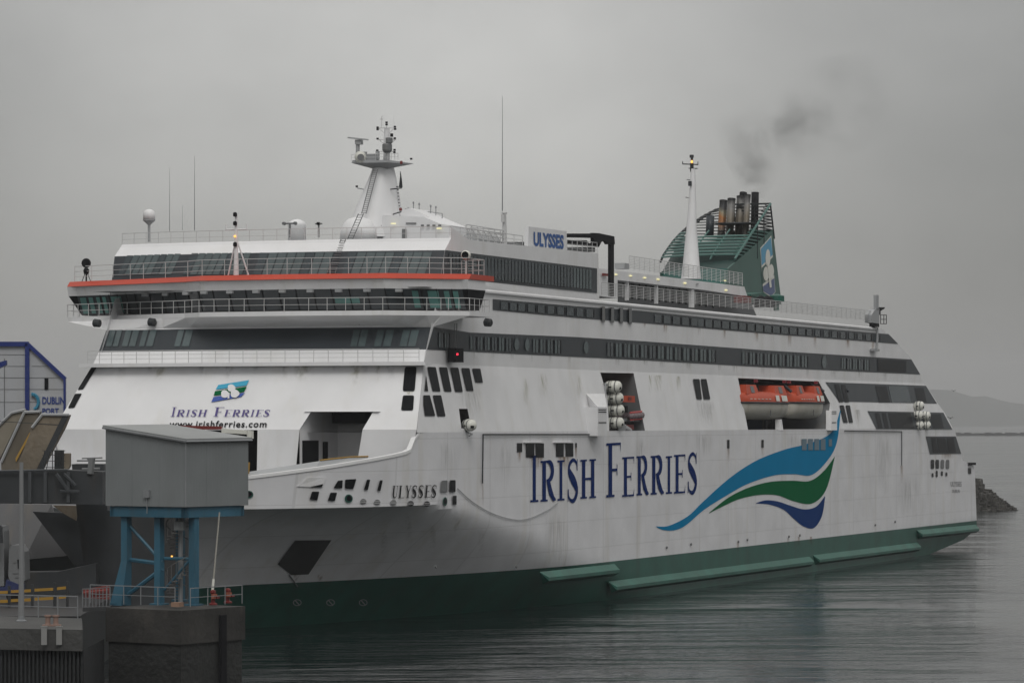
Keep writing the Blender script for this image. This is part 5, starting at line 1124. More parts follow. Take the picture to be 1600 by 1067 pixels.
# lifeboats
def lifeboat(xa, xb, v, label):
    ma = onv((xa+xb)/2, 634, v-1.55); t = thing('lifeboat', ma, label, 'lifeboat', 'lifeboats hanging in the side bay')
    u0, u1 = onv(xa, 634, v-1.5).x, onv(xb, 634, v-1.5).x; L_ = u1-u0; zg = onv((xa+xb)/2, 629.5, v-1.55).z; n = 20
    def ring(k, prof):
        s_ = k/n; w = (1-abs(2*s_-1)**3.6)**.5*.97+.03; return [Vector((u0+L_*s_, v+y*w*1.55, zg+z*(.75+.25*w))) for y, z in prof]
    hp = [(-1, 0), (-1.0, -.45), (-.92, -.95), (-.7, -1.35), (-.35, -1.6), (0, -1.68), (.35, -1.6), (.7, -1.35), (.92, -.95), (1, -.45), (1, 0)]
    cp = [(-1.02, .0), (-1.0, .3), (-.9, .75), (-.68, 1.02), (-.3, 1.15), (.3, 1.15), (.68, 1.02), (.9, .75), (1.0, .3), (1.02, 0)]
    for prof, nm, m in ((hp, 'boat_hull', LBW), (cp, 'canopy', LBORANGE)):
        mb = MB(); R = [ring(k, prof) for k in range(n+1)]; w_ = len(prof)
        mb.add([p for r_ in R for p in r_], [(k*w_+i, k*w_+i+1, (k+1)*w_+i+1, (k+1)*w_+i) for k in range(n) for i in range(w_-1)]); mb.poly(R[0]); mb.poly(R[-1]); mb.build(nm, m, t, True)
    mb = MB(); pp = [ring(k, [(-1.06, .02)])[0] for k in range(n+1)]; mb.path(pp, .10, n=5); mb.build('gunwale', DSTEEL, t)
    for s_, nm in ((.16, 'a'), (.70, 'b')):
        hw = .55; c = Vector((u0+L_*(s_+.08), v-.1, zg+1.35)); MB().prism([c+Vector((-L_*.12, -1.0, -.5)), c+Vector((L_*.12, -1.0, -.5)), c+Vector((L_*.09, -.75, .45)), c+Vector((-L_*.09, -.75, .45))], (0, 1.7, 0)).build('conning_hatch', LBORANGE, t)
        MB().prism([c+Vector((-L_*.03, -1.02, -.35)), c+Vector((L_*.03, -1.02, -.35)), c+Vector((L_*.03, -.82, .32)), c+Vector((-L_*.03, -.82, .32))], (0, .1, 0)).build('hatch_window', MGREY, t)
    mk = MB(); 
    for s_, wd in ((.62, .035), (.72, .02), (.77, .035)): 
        q = [Vector((u0+L_*(s_+dx*wd), v-1.55*(1.04 if zz_ < .6 else .96), zg+zz_)) for dx, zz_ in ((-1, .2), (1, .2), (1, .78), (-1, .78))]; mk.poly([p+Vector((0, -.03, 0)) for p in q])
    mk.build('reflective_mark', CANM, t)
    wl_ = MB(); 
    for k in range(6): wl_.box(Vector((u0+L_*(.12+k*.07), v-1.58, zg+.38)), (L_*.035, .05, .07))
    wl_.build('grab_line', CANM, t); MB().box(Vector((u0+L_*.5, v-1.5, zg-1.0)), (.1, .06, .6)).build('draught_mark', MGREY, t)
    return t
lifeboat(1163, 1244, 1.4, 'forward orange and white lifeboat in the long side bay'); lifeboat(1246, 1296, 1.4, 'aft orange and white lifeboat in the long side bay, nearer the stern')
# ================================================================ water and far shore
wm = bpy.data.materials.new('sea_water'); wm.use_nodes = True; nt = wm.node_tree; N = nt.nodes; L = nt.links; b = N['Principled BSDF']
b.inputs['Base Color'].default_value = (.006, .011, .011, 1); b.inputs['Roughness'].default_value = .085; b.inputs['IOR'].default_value = 1.33
t = N.new('ShaderNodeTexCoord'); rot = N.new('ShaderNodeMapping'); rot.vector_type = 'TEXTURE'; rot.inputs['Rotation'].default_value = (0, 0, math.atan2(RGT.y, RGT.x)+.12)
L.new(t.outputs['Object'], rot.inputs[0])
def wnoise(sx, sy, det, dist=0.):
    m_ = N.new('ShaderNodeMapping'); m_.inputs['Scale'].default_value = (sx, sy, 1); L.new(rot.outputs[0], m_.inputs[0]); n_ = N.new('ShaderNodeTexNoise'); n_.inputs['Scale'].default_value = 1; n_.inputs['Detail'].default_value = det; n_.inputs['Distortion'].default_value = dist; L.new(m_.outputs[0], n_.inputs['Vector']); return n_.outputs['Fac']
A1 = wnoise(.038, .13, 3, .9); A2 = wnoise(.45, 1.1, 3, .4); A3 = wnoise(.008, .020, 3, .8)
def mmul(a, k): m_ = N.new('ShaderNodeMath'); m_.operation = 'MULTIPLY'; L.new(a, m_.inputs[0]); (L.new(k, m_.inputs[1]) if not isinstance(k, float) else setattr(m_.inputs[1], 'default_value', k)); return m_.outputs[0]
def madd(a, b_): m_ = N.new('ShaderNodeMath'); m_.operation = 'ADD'; L.new(a, m_.inputs[0]); L.new(b_, m_.inputs[1]); return m_.outputs[0]
mr = N.new('ShaderNodeMapRange'); L.new(A3, mr.inputs[0]); mr.inputs[1].default_value = .35; mr.inputs[2].default_value = .65; mr.inputs[3].default_value = .15; mr.inputs[4].default_value = 1.7
hgt = mmul(madd(mmul(A1, .85), mmul(A2, .16)), mr.outputs[0])
bp = N.new('ShaderNodeBump'); bp.inputs['Strength'].default_value = 1; bp.inputs['Distance'].default_value = .55; L.new(hgt, bp.inputs['Height']); L.new(bp.outputs[0], b.inputs['Normal'])
wa = MB(); c0 = loc2(0, 5500, 0); 
def wl2(r, d): return loc2(r, d, 0)
wa.poly([wl2(-3500, -300), wl2(3500, -300), wl2(3500, 12500), wl2(-3500, 12500)]); struct('water', wa, wm, 'calm grey harbour water with long ripples')
# hills
hm = MB(); hp = [(-1200, 0), (-500, 16), (700, 16), (1000, 60), (1300, 88), (1400, 92), (1450, 104), (1490, 98), (1512, 84), (1540, 82), (1570, 70), (1600, 64), (1650, 70), (1800, 40), (2000, 0)]
DH = 11000
def hrow(off, sc, jit):
    out = []
    for i in range(161):
        x = -1200+i*20; h = interp(hp, x)*.98*DH/F*.56*sc+(jit*(random.random()-.5) if 0 < sc else 0); out.append(loc2((x-800)/F*DH, DH+off, h if sc > 0 else -1))
    return out
rows = [hrow(-600, 0, 0), hrow(-450, .25, 8), hrow(-250, .6, 8), hrow(0, 1, 6), hrow(500, .4, 6), hrow(900, 0, 0)]
for a, b in zip(rows, rows[1:]):
    for i in range(160): hm.quad(a[i], a[i+1], b[i+1], b[i])
struct('hills', hm, HILLM, 'low hazy headland across the bay')
# far breakwater
fbw = MB(); Db = 3700
for i in range(90):
    x0 = 1380+i*8; x1 = x0+9; h = 2.2+random.random()*1.2; a, b = loc2((x0-800)/F*Db, Db, -.5), loc2((x1-800)/F*Db, Db, -.5); d = FWD*(8+random.random()*4); fbw.prism([a-FWD*2, b-FWD*2, b+d, a+d], UP*(h+.5))
o = fbw.build('far_breakwater', mat('far_stone', (.045, .045, .045), .9, var=.4)); tag(o, 'long thin dark breakwater line on the far water at right', 'breakwater')
# rubble mound astern
rb = MB(); Dr = 610
for i in range(700):
    s_ = random.random(); w = (1-s_)*1.0
    ht = interp([(0, 9.0), (.3, 7.4), (.55, 5.2), (.8, 2.4), (1, .2)], s_)
    lat = (1470+s_*130-800)/F*Dr; side_ = (random.random()*2-1); z = ht*(1-abs(side_)**1.3)*random.uniform(.75, 1.03); c = loc2(lat, Dr+12+side_*12*(.3+w), z-.35); r = random.uniform(.45, 1.1)*(.55+.5*w)
    q = [Vector((random.gauss(0, 1), random.gauss(0, 1), random.gauss(0, .8))).normalized()*r for _ in range(3)]
    vs = [c+Vector((sx*r*random.uniform(.6, 1.1), sy*r*random.uniform(.6, 1.1), sz*r*random.uniform(.45, .9))) for sx in (-1, 1) for sy in (-1, 1) for sz in (-1, 1)]
    rb.add(vs, [(0, 1, 3, 2), (4, 6, 7, 5), (0, 4, 5, 1), (2, 3, 7, 6), (0, 2, 6, 4), (1, 5, 7, 3)])
for k in range(12):
    s0, s1_ = k/12, (k+1)/12; g = lambda s_: (loc2((1470+s_*130-800)/F*Dr, Dr+12, interp([(0, 8), (.3, 6.2), (.55, 4.2), (.8, 1.6), (1, -.5)], s_)))
    a, b = g(s0), g(s1_); rb.quad(a, b, Vector((b.x, b.y, -1))-FWD*12*(1-s1_*.7), Vector((a.x, a.y, -1))-FWD*12*(1-s0*.7))
o = rb.build('rubble_mound', mat('wet_rock', (.055, .052, .046), .8, var=.5, bump=.6)); tag(o, 'dark heap of breakwater rocks sloping into the water behind the stern', 'breakwater'); o['kind'] = 'stuff'
# gull
def gull(x, y, D, s_, label):
    c = ond(x, y, D); t = tag(MB().prism([c+RGT*-.7*s_+UP*.12*s_, c+RGT*-.35*s_+UP*.28*s_, c+UP*.02*s_, c+RGT*.35*s_+UP*.26*s_, c+RGT*.7*s_+UP*.1*s_, c+RGT*.3*s_+UP*.16*s_, c-UP*.1*s_, c+RGT*-.3*s_+UP*.18*s_], FWD*.25*s_).tube(c-FWD*.3*s_, c+FWD*.25*s_, .10*s_, .04*s_, n=6).build('gull', DSTEEL), label, 'bird')
gull(1490, 611, 350, .42, 'gull flying above the hazy headland at right'); gull(1485, 653.5, 330, .5, 'low gull flying just off the sloped stern decks')
# ================================================================ cabin on blue frame
DC = 200.
c0 = loc2((290-800)/F*DC, DC, 0)     # near corner
eL = (RGT*-4.9+FWD*3.3).normalized(); eR = (RGT*3.4+FWD*5.05).normalized(); wL, wR = 5.95, 5.75
def zc(y, D=DC): return CH+(HY-y)/F*D
cab = thing('control_cabin', c0+UP*zc(945), 'grey clad control cabin on blue steel legs with a sloping flat roof', 'cabin')
def G_(a, b, z): return Vector((c0.x, c0.y, 0))+eL*a+eR*b+UP*z
zb, zt = zc(792), zc(687.5); rise = .75
cb = MB(); K = [(0, 0), (0, wR), (wL, wR), (wL, 0)]
tz_ = {0: zt, 1: zt-.1, 2: zt+rise, 3: zt+rise}
bots = [G_(a, b, zb) for a, b in K]; tops = [G_(a, b, [zt, zt+.05, zt+.75, zt+.7][i]) for i, (a, b) in enumerate(K)]
for i in range(4): cb.quad(bots[i], bots[(i+1) % 4], tops[(i+1) % 4], tops[i])
cb.poly(bots); cb.build('cabin_wall', CLAD, cab)
KR = [(-.15, -.15), (-.15, wR+.15), (wL+.1, wR+.15), (wL+.1, -.15)]; rfp = [G_(a, b, z) for (a, b), z in zip(KR, (zt-.02, zt+.03, zt+.8, zt+.75))]
MB().prism(rfp, UP*.10).build('cabin_roof', ROOFM, cab)
tr = MB(); tr.path([rfp[3]-UP*.06, rfp[0]-UP*.06, rfp[1]-UP*.06], .07); tr.path([G_(-.02, -.02, zb), G_(-.02, -.02, zt)], .05); tr.build('cabin_flashing', GALV, cab)
for a_ in (1.95, 3.95): MB().prism([G_(a_, -.012, zb), G_(a_+.06, -.012, zb), G_(a_+.06, -.012, zt+.12*a_-.05), G_(a_, -.012, zt+.12*a_-.05)], eR*.03).build('panel_joint', CLAD, cab)
for b_2 in (1.9, 3.85): MB().prism([G_(-.012, b_2, zb), G_(-.012, b_2+.06, zb), G_(-.012, b_2+.06, zt-.03), G_(-.012, b_2, zt-.03)], eL*.03).build('panel_joint', CLAD, cab)
MB().prism([G_(2.6, -.16, zb+.5), G_(3.0, -.16, zb+.5), G_(3.0, -.16, zb+.95), G_(2.6, -.16, zb+.95)], eR*.14).build('junction_box', GALV, cab)
MB().path([G_(2.8, -.06, zb+.5), G_(2.8, -.06, zb-.4)], .03, n=5).build('conduit', GALV, cab)
bm = MB()
for a, b, wa_, wb_ in ((.15, .15, wL-.4, .3), (.15, .15, .3, wR-.4), (.15, wR-.5, wL-.4, .3), (wL-.5, .15, .3, wR-.4)): bm.prism([G_(a, b, zb-.62), G_(a+wa_, b, zb-.62), G_(a+wa_, b+wb_, zb-.62), G_(a, b+wb_, zb-.62)], UP*.60)
bm.build('floor_beam', STEELB, cab)
zp = zc(946)
zpn = zc(945)
def leg(a, b, w, top_off=0., splay=(0, 0)):
    mb = MB(); t_ = [G_(a-w, b-w, zb-.6), G_(a+w, b-w, zb-.6), G_(a+w, b+w, zb-.6), G_(a-w, b+w, zb-.6)]; zm = zb-3.2
    m_ = [Vector((p.x, p.y, zm)) for p in t_]; s_ = eL*splay[0]+eR*splay[1]; ww = 2.0 if splay[0] else 1
    b_ = [G_(a+(x-a)*ww, b+(y-b)*ww, zp-.15)+s_ for x, y in ((a-w, b-w), (a+w, b-w), (a+w, b+w), (a-w, b+w))]
    for r0, r1 in ((t_, m_), (m_, b_)):
        for i in range(4): mb.quad(r0[i], r0[(i+1) % 4], r1[(i+1) % 4], r1[i])
    mb.box(Vector(((b_[0]+b_[2])/2)).xy.to_3d()+UP*(zp-.02), (w*4, w*4, .12)); mb.build('leg', STEELB, cab)
leg(4.9, .6, .22, splay=(.45, 0)); leg(2.6, .8, .21); leg(.45, 1.3, .21); leg(4.4, 4.9, .2)
br = MB()
def brp(a, b, z): return G_(a, b, z)
br.tube(brp(4.8, .7, zb-1.1), brp(2.4, .8, zb-3.2), .10); br.tube(brp(5.0, .7, zb-3.1), brp(2.4, .8, zb-3.3), .13); br.tube(brp(5.3, .7, zp+.2), brp(2.4, .8, zb-3.6), .13); br.tube(brp(2.3, .9, zb-3), brp(.5, 1.2, zb-3), .10); br.tube(brp(2.3, .9, zb-4.8), brp(.5, 1.2, zb-2.9), .08)
br.build('brace', STEELB, cab)
# spiral stair
sp0 = G_(1.6, 1.5, 0); sta = MB(); sta.tube(Vector((sp0.x, sp0.y, zp)), Vector((sp0.x, sp0.y, zb-.6)), .13, n=10); sta.build('stair_column', GALV, cab)
sps = MB(); hr = []; H = zb-.8-zp
for i in range(27):
    th_ = i*.42; z = zp+H*i/26; d1 = Vector((math.cos(th_), math.sin(th_), 0)); d2 = Vector((math.cos(th_+.4), math.sin(th_+.4), 0)); c = Vector((sp0.x, sp0.y, z))
    sps.prism([c+d1*.12, c+d1*.85, c+d2*.85, c+d2*.12], UP*.04); sps.tube(c+d1*.85, c+d1*.85+UP*.95, .02, n=4); hr.append(c+d1*.85+UP*.95)
sps.path(hr, .025, n=4); sps.build('spiral_stair', mat('worn_stair_steel', (.12, .125, .13), .6, dirt=.4, var=.2), cab)
tread = MB().box(G_(1.2, 1.2, zb-1.1), (1.0, .6, .5)).build('stair_landing', CLAD, cab)
MB().box(ond(268.5, 869, 202), (.08, .08, .1)).build('amber_light', LAMPO, cab)
rail([G_(-1.0, 3.9, zp), G_(-1.0, -.8, zp), ], 1.05, 1.4, (.5,), r=.03, name='pier_railing', m=GALV, parent=cab)
rail([G_(6.6, -.6, zp), G_(.2, -.7, zp)], 1.05, 1.4, (.5,), r=.03, name='pier_railing', m=GALV, parent=cab)
# concrete dolphin
pr = thing('concrete_dolphin', c0-UP*2, 'stained concrete mooring block in the water under the blue framed cabin', 'pier')
c1 = loc2((283-800)/F*196, 196, 0)
def H_(a, b, z): return Vector((c1.x, c1.y, 0))+eL*a+eR*b+UP*z
zpt = zp-.05
d0 = MB(); d0.prism([H_(0, 0, -3), H_(0, 5.45, -3), H_(5.3, 5.45, -3), H_(5.3, 0, -3)], UP*(zpt+3-1.9)); d0.build('lower_block', mat('tide_dark_concrete', (.022, .023, .022), .75, dirt=.4, dcol=(.012, .014, .012), var=.5, bump=.6), pr)
d1_ = MB(); d1_.prism([H_(-.12, -.12, zpt-1.9), H_(-.12, 5.6, zpt-1.9), H_(5.4, 5.6, zpt-1.9), H_(5.4, -.12, zpt-1.9)], UP*1.9); d1_.build('upper_block', CONC, pr)
fn = MB()
for b in (3.2, ): fn.prism([H_(-.3, b, zpt-6), H_(-.3, b+.5, zpt-6), H_(-.1, b+.5, zpt-6), H_(-.1, b, zpt-6)], UP*5.6)
fn.build('fender_pile', BLACK, pr)
# mooring hooks and pole
def hook(x, y, D, label):
    p = ond(x, y, D); p.z = zpt+.05; t = thing('mooring_hook', p, label, 'mooring hook', 'red mooring hooks on the concrete block')
    MB().lathe(p, [(.24, 0), (.24, .08), (.12, .14), (.11, .62), (.17, .68), (.17, .8), (.06, .86)], 12).build('post', RED, t); MB().box(p+UP*.5-FWD*.16+RGT*.08, (.3, .22, .26)).build('hook_block', mat('hook_rust', (.30, .09, .05), .6) if 'hook_rust' not in bpy.data.materials else bpy.data.materials['hook_rust'], t); MB().box(p+UP*.42+RGT*.25, (.36, .14, .12)).build('hook_arm', RED, t)
hook(333, 943, 201, 'left red mooring hook at the foot of the pale pole'); hook(356, 940, 203, 'right red mooring hook near the outer corner of the block')
pb = ond(332, 925, 201.5); pb.z = zpt+.82; po = thing('signal_pole', pb, 'thin pale pole leaning up from the left red mooring hook to the cabin', 'pole'); tpp = ond(343, 800, 202); MB().tube(pb, tpp, .05, .045, n=8).build('pole_shaft', mat('pale_pole', (.35, .34, .30), .5), po); MB().tube(pb, pb+(tpp-pb)*.15, .08, n=8).build('pole_sleeve', CANM, po)
MB_b = MB().box(ond(277, 944, 198), (.6, .5, .25)).build('cable_box', mat('bleached_orange', (.26, .16, .11), .6)); tag(MB_b, 'small pale orange topped cable box on the block beside the spiral stair', 'box')
# ================================================================ quay at lower left
DQ = 190.; zq = zc(975, 193)
q0 = [ond(-60, 979, 190), ond(129, 977.5, 188), ond(128, 971, 199), ond(-60, 965, 202)]
for p in q0: p.z = zq
qy = MB(); qy.prism([p-UP*1.15 for p in q0], UP*1.15); struct('quay_deck', qy, CONCL, 'grey concrete quay deck at lower left')
qp = MB(); a, b = q0[0], q0[1]; n = 60
for i in range(n):
    t0, t1 = i/n, (i+1)/n; off = FWD*(.25 if i % 2 else .55); pa, pb2 = a.lerp(b, t0)+off, a.lerp(b, t1)+off
    qp.quad(Vector((pa.x, pa.y, -2)), Vector((pb2.x, pb2.y, -2)), Vector((pb2.x, pb2.y, zq-1.1)), Vector((pa.x, pa.y, zq-1.1)))
    nx_ = a.lerp(b, t1)+FWD*(.55 if i % 2 else .25); qp.quad(Vector((pb2.x, pb2.y, -2)), Vector((nx_.x, nx_.y, -2)), Vector((nx_.x, nx_.y, zq-1.1)), Vector((pb2.x, pb2.y, zq-1.1)))
b3 = b+FWD*10; qp.quad(Vector((b.x, b.y, -2))+FWD*.3, Vector((b3.x, b3.y, -2)), Vector((b3.x, b3.y, zq-1.1)), Vector((b.x, b.y, zq-1.1))+FWD*.3)
struct('quay_wall', qp, WOODP, 'dark sheet piled quay wall')
fnd = []
for x, lb in ((69, 'left pale fender panel on the quay edge below the double bollard'), (92.5, 'right pale fender panel on the quay edge below the double bollard')):
    p = ond(x, 993, 188.3); o = MB().box(p, (.30, .16, .95), ax=(RGT, FWD, UP)).box(p+UP*.50, (.36, .2, .06), ax=(RGT, FWD, UP)).build('fender_panel', FENDW); tag(o, lb, 'fender', 'pale fender panels on the quay edge')
bp_ = ond(81, 972, 191.5); bp_.z = zq; t = thing('double_bollard', bp_, 'faded pink double bollard on the concrete quay edge', 'bollard'); MB().box(bp_+UP*.04, (1.0, .5, .08), ax=(RGT, FWD, UP)).build('base_plate', PINK, t)
for s_ in (-.22, .22): MB().lathe(bp_+RGT*s_+UP*.08, [(.16, 0), (.14, .1), (.14, .4), (.2, .43), (.2, .52)], 14).build('bollard_post', PINK, t)
rl_ = thing('quay_railing', q0[3], 'grey tubular railing along the back of the quay', 'railing'); rr = rail([q0[3].lerp(q0[2], 0)-FWD*.3, q0[2]-FWD*.3-RGT*.2], 1.25, 1.25, (.5,), r=.035, name='rail_run', m=GALV, parent=rl_)
lp = ond(33.5, 972, 196); lp.z = zq; ltm = thing('lamp_pole', lp, 'tall plain grey steel pole standing on the quay', 'pole'); MB().tube(lp, Vector((lp.x, lp.y, zc(722, 196))), .17, .11, n=12).build('pole_shaft', mat('pole_grey', (.20, .205, .21), .5), ltm); MB().lathe(lp, [(.3, 0), (.3, .05), (.18, .1), (.18, .3)], 12).build('base_flange', GALV, ltm)
# ================================================================ linkspan and surroundings at left
D1 = 236.
lk_ = thing('linkspan_bridge', loc2((60-800)/F*D1, D1, zc(790, D1)), 'dark steel linkspan bridge girder behind the cabin', 'linkspan')
MB().prism([ond(-60, 737, D1), ond(106, 734.5, D1), ond(160, 737, D1), ond(160, 788, D1), ond(-60, 786, D1)], FWD*4).build('main_girder', DSTEEL, lk_)
g2 = MB()
for x in (44, 68, 104): g2.prism([ond(x, 737, D1-.4), ond(x+5, 737, D1-.4), ond(x+5, 785, D1-.4), ond(x, 785, D1-.4)], FWD*.4)
g2.path([ond(-60, 737, D1-.3), ond(106, 734, D1-.3)], .08); g2.path([ond(88, 740, D1-.5), ond(108, 768, D1-.5)], .12); g2.path([ond(100, 740, D1-.5), ond(118, 758, D1-.5)], .10); g2.path([ond(94, 767, D1-.5), ond(124, 768, D1-.5)], .10); g2.build('girder_stiffener', mat('worn_dark_steel', (.05, .055, .06), .5), lk_)
MB().prism([ond(112, 725, D1+6), ond(162, 725, D1+6), ond(168, 797, D1+6), ond(288, 797, D1+6), ond(292, 950, D1+6), ond(140, 950, D1+6), ond(120, 800, D1+6)], FWD*3).build('ramp_tower_and_shadow', DSTEEL, lk_)  # tower, widened under the cabin as a dark slab for the shadow there
MB().prism([ond(-60, 895, D1+3), ond(90, 893, D1+3), ond(150, 880, D1+3), ond(150, 960, D1+3), ond(-60, 960, D1+3)], FWD*2).build('dark_cover_slab', DSTEEL, lk_)  # invented dark slab, added to darken the pale hull side behind
MB().prism([ond(120, 718.5, D1+2), ond(165, 718.5, D1+2), ond(165, 721, D1+2), ond(120, 721, D1+2)], FWD*.1).path([ond(143, 716, D1), ond(141, 740, D1)], .25).path([ond(128, 733, D1), ond(156, 732, D1)], .08).path([ond(128, 716, D1), ond(160, 715, D1)], .05).path([ond(136, 716, D1), ond(142, 722, D1)], .05).build('signal_bracket', LTW, lk_)
MB().prism([ond(85, 703, D1+1), ond(100, 703, D1+1), ond(100, 735, D1+1), ond(85, 735, D1+1)], FWD*.05).build('mesh_panel', DSTEEL, lk_)
ms = MB()
for x in range(70, 102, 4): ms.tube(ond(x, 704, D1+.8), ond(x-6 if x < 80 else x, 736, D1+.8), .03, n=4)
for y in (704, 711, 720, 730): ms.tube(ond(66, y, D1+.8), ond(102, y, D1+.8), .03, n=4)
ms.build('mesh_fence', DSTEEL, lk_)
MB().prism([ond(100, 708, D1+1), ond(109, 708, D1+1), ond(109, 728, D1+1), ond(106, 733, D1+1), ond(100, 732, D1+1)], FWD*.8).build('ramp_buffer', RAMP, lk_)
# quay floor for lorry, below linkspan
rdq = MB(); z_r = zc(936, 232); a, b, c, d = loc2(-48, 212, z_r), loc2((172-800)/F*228, 212, z_r), loc2((172-800)/F*238, 246, z_r), loc2(-48, 246, z_r); rdq.prism([Vector((p.x, p.y, -2)) for p in (a, b, c, d)], UP*(z_r+2)); struct('quay_road', rdq, mat('dark_asphalt', (.016, .016, .018), .5, var=.3), 'dark roadway of the berth behind the quay')  # one even dark tone on top and sides
# raised ramp slabs
RS = [([(-40, 735), (-28, 690), (18, 645), (40, 640), (30, 655), (-10, 735)], 'leftmost raised tan ramp flap, cut off by the frame'), ([(2, 735), (2, 722), (38, 644), (62, 643), (52, 665), (24, 735)], 'middle raised tan ramp flap streaked with yellow rust'), ([(24, 735), (50, 668), (66, 647.5), (108, 648), (100, 668), (64, 735)], 'rightmost raised ramp flap, brown and nearest the ferry')]
for i, (q, lb) in enumerate(RS):
    D = 244-i*1.5; t = thing('raised_ramp_flap', ond(*q[0], D), lb, 'ramp flap', 'raised ramp flaps of the linkspan')
    MB().prism([ond(*p, D) for p in q], FWD*1.2).build('ramp_plate', [RAMP, mat('tan_ramp', (.27, .24, .19), .7, dirt=.6, dcol=(.12, .09, .05), var=.25), mat('brown_ramp', (.15, .13, .10), .7, dirt=.7, dcol=(.06, .045, .03), var=.3)][(i+1) % 3], t)
    MB().path([ond(*q[1], D-.1), ond(*q[2], D-.1), ond(*q[3], D-.1)], .10).build('edge_bar', LGREY, t)
    if i == 1:
        MB().prism([ond(*p, D-.1) for p in ((46, 676), (50, 675), (30, 712), (25, 722), (24, 716))], FWD*.05).build('yellow_strip', mat('worn_yellow', (.42, .25, .05), .6, dirt=.6, dcol=(.15, .09, .04)), t)
    if i == 2:
        MB().prism([ond(*p, D-.1) for p in ((98, 649), (108, 648), (66, 735), (56, 735))], FWD*.05).build('dark_edge_plate', DSTEEL, t)
MB().path([ond(-5, 658, 241), ond(98, 664, 241)], .03, n=4).build('stay_wire', DSTEEL, lk_)
# terminal building
DT = 330.
tb = thing('terminal_building', ond(60, 720, DT), 'white clad port building with bright blue corner frame behind the ramps', 'building')
zg = 3.0; e1 = RGT; 
def tp_(x, y, d=0): return ond(x, y, DT+d)
gbl = MB(); P0_ = [tp_(-60, 538), tp_(43, 538), tp_(101, 592), tp_(101, 760), tp_(-60, 760)]; gbl.prism(P0_, (tp_(115, 560)-CAM).normalized()*25); gbl.build('wall', BLDW, tb)
fbm = MB()
def bar(a, b, w): 
    A_2, B_2 = Vector(a), Vector(b); d = (B_2-A_2).normalized(); nrm = d.cross(FWD).normalized()*w; fbm.prism([A_2-nrm-FWD*.3, B_2-nrm-FWD*.3, B_2+nrm-FWD*.3, A_2+nrm-FWD*.3], FWD*.6)
bar(tp_(-60, 537.5), tp_(45, 537.5), .22); bar(tp_(43, 537), tp_(43, 700), .20); bar(tp_(44, 538), tp_(102, 592), .17); bar(tp_(101.3, 591), tp_(101.3, 680), .09); fbm.build('blue_frame', BLDB, tb)
jn = MB()
for y in (554, 572, 590, 608, 628): jn.path([tp_(-60, y, -.02), tp_(42 if y < 590 else 100, y, -.02)], .025, n=4)
jn.path([tp_(7, 560, -.02), tp_(7, 700, -.02)], .04, n=4); jn.path([tp_(50, 572, -.02), tp_(80, 572, -.02)], .025, n=4); jn.build('cladding_joint', MGREY, tb)
MB().prism([tp_(*p, -.1) for p in rect(69.5, 591, 75.5, 608.5)], FWD*.1).build('window', BLACKG, tb)
MB().prism([tp_(*p, -8) for p in ((-60, 600), (-8, 568), (9, 563), (9, 570), (-5, 577), (-60, 612))], FWD*1).build('canopy_beam', BLDB, tb)
MB().prism([tp_(*p, -.12) for p in ((62, 618), (101, 618), (101, 647), (62, 647))], FWD*.1).build('sign_panel', BLDW, tb)
def ts(x, y, o): return tp_(x, y, -.15-o)
DBM = mat('sign_blue', (.015, .04, .20), .5)
text_px('DUBLIN', (66, 620, 101, 631.5), ts, DBM, parent=tb, bold=.03, name='sign_lettering'); text_px('PORT', (66, 637.5, 92, 646.5), ts, DBM, parent=tb, bold=.03, name='sign_lettering')
lg = MB(); aa = [tp_(50+10*math.cos(t_), 628-12*math.sin(t_)*1.0, -.2) for t_ in [math.radians(95-i*15) for i in range(12)]]; lg.path(aa, .17, n=5); lg.build('sign_arc_emblem', mat('sign_cyan', (.03, .22, .35), .5), tb)
# lorry
DLr = 228.
lr = thing('lorry', loc2((20-800)/F*DLr, DLr, z_r), 'white lorry with dark blue lower body cut off by the left edge', 'lorry')
def lb_(x, y, d=0.): return ond(x, y, DLr+d)
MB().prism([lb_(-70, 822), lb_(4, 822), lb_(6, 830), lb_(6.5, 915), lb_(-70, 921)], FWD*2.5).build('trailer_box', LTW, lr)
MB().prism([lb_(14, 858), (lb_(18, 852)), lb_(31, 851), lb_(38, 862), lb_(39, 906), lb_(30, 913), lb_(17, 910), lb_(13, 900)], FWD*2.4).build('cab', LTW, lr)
MB().prism([lb_(10, 905, -.1), lb_(31, 913, -.1), lb_(31, 926, -.1), lb_(-70, 930, -.1), lb_(-70, 921, -.1), lb_(8, 916, -.1)], FWD*2.4).build('chassis_skirt', LTB, lr)
MB().prism([lb_(*p, -.06) for p in ((27, 874), (31, 873), (31, 888), (28, 888))], FWD*.05).build('side_window', BLACKG, lr)
MB().prism([lb_(*p, -.05) for p in ((21, 876), (25, 876), (25, 879), (21, 879))], FWD*.03).prism([lb_(*p, -.05) for p in ((24, 900), (31, 900), (31, 902), (24, 902))], FWD*.03).prism([lb_(*p, -.05) for p in ((20, 894), (31, 894), (31, 895.5), (20, 895.5))], FWD*.03).build('cab_marking', MGREY, lr)
for x in (-20, 22): MB().lathe(lb_(x, 930, .3), [(.5, -.15), (.5, .15)], 18, axis=FWD).build('wheel', BLACK, lr)
MB().prism([lb_(-30, 800, -1.5), lb_(2, 822, -1.5), lb_(3, 848, -1.5), lb_(-30, 848, -1.5)], FWD*.5).build('cab_deflector', DSTEEL, lr)
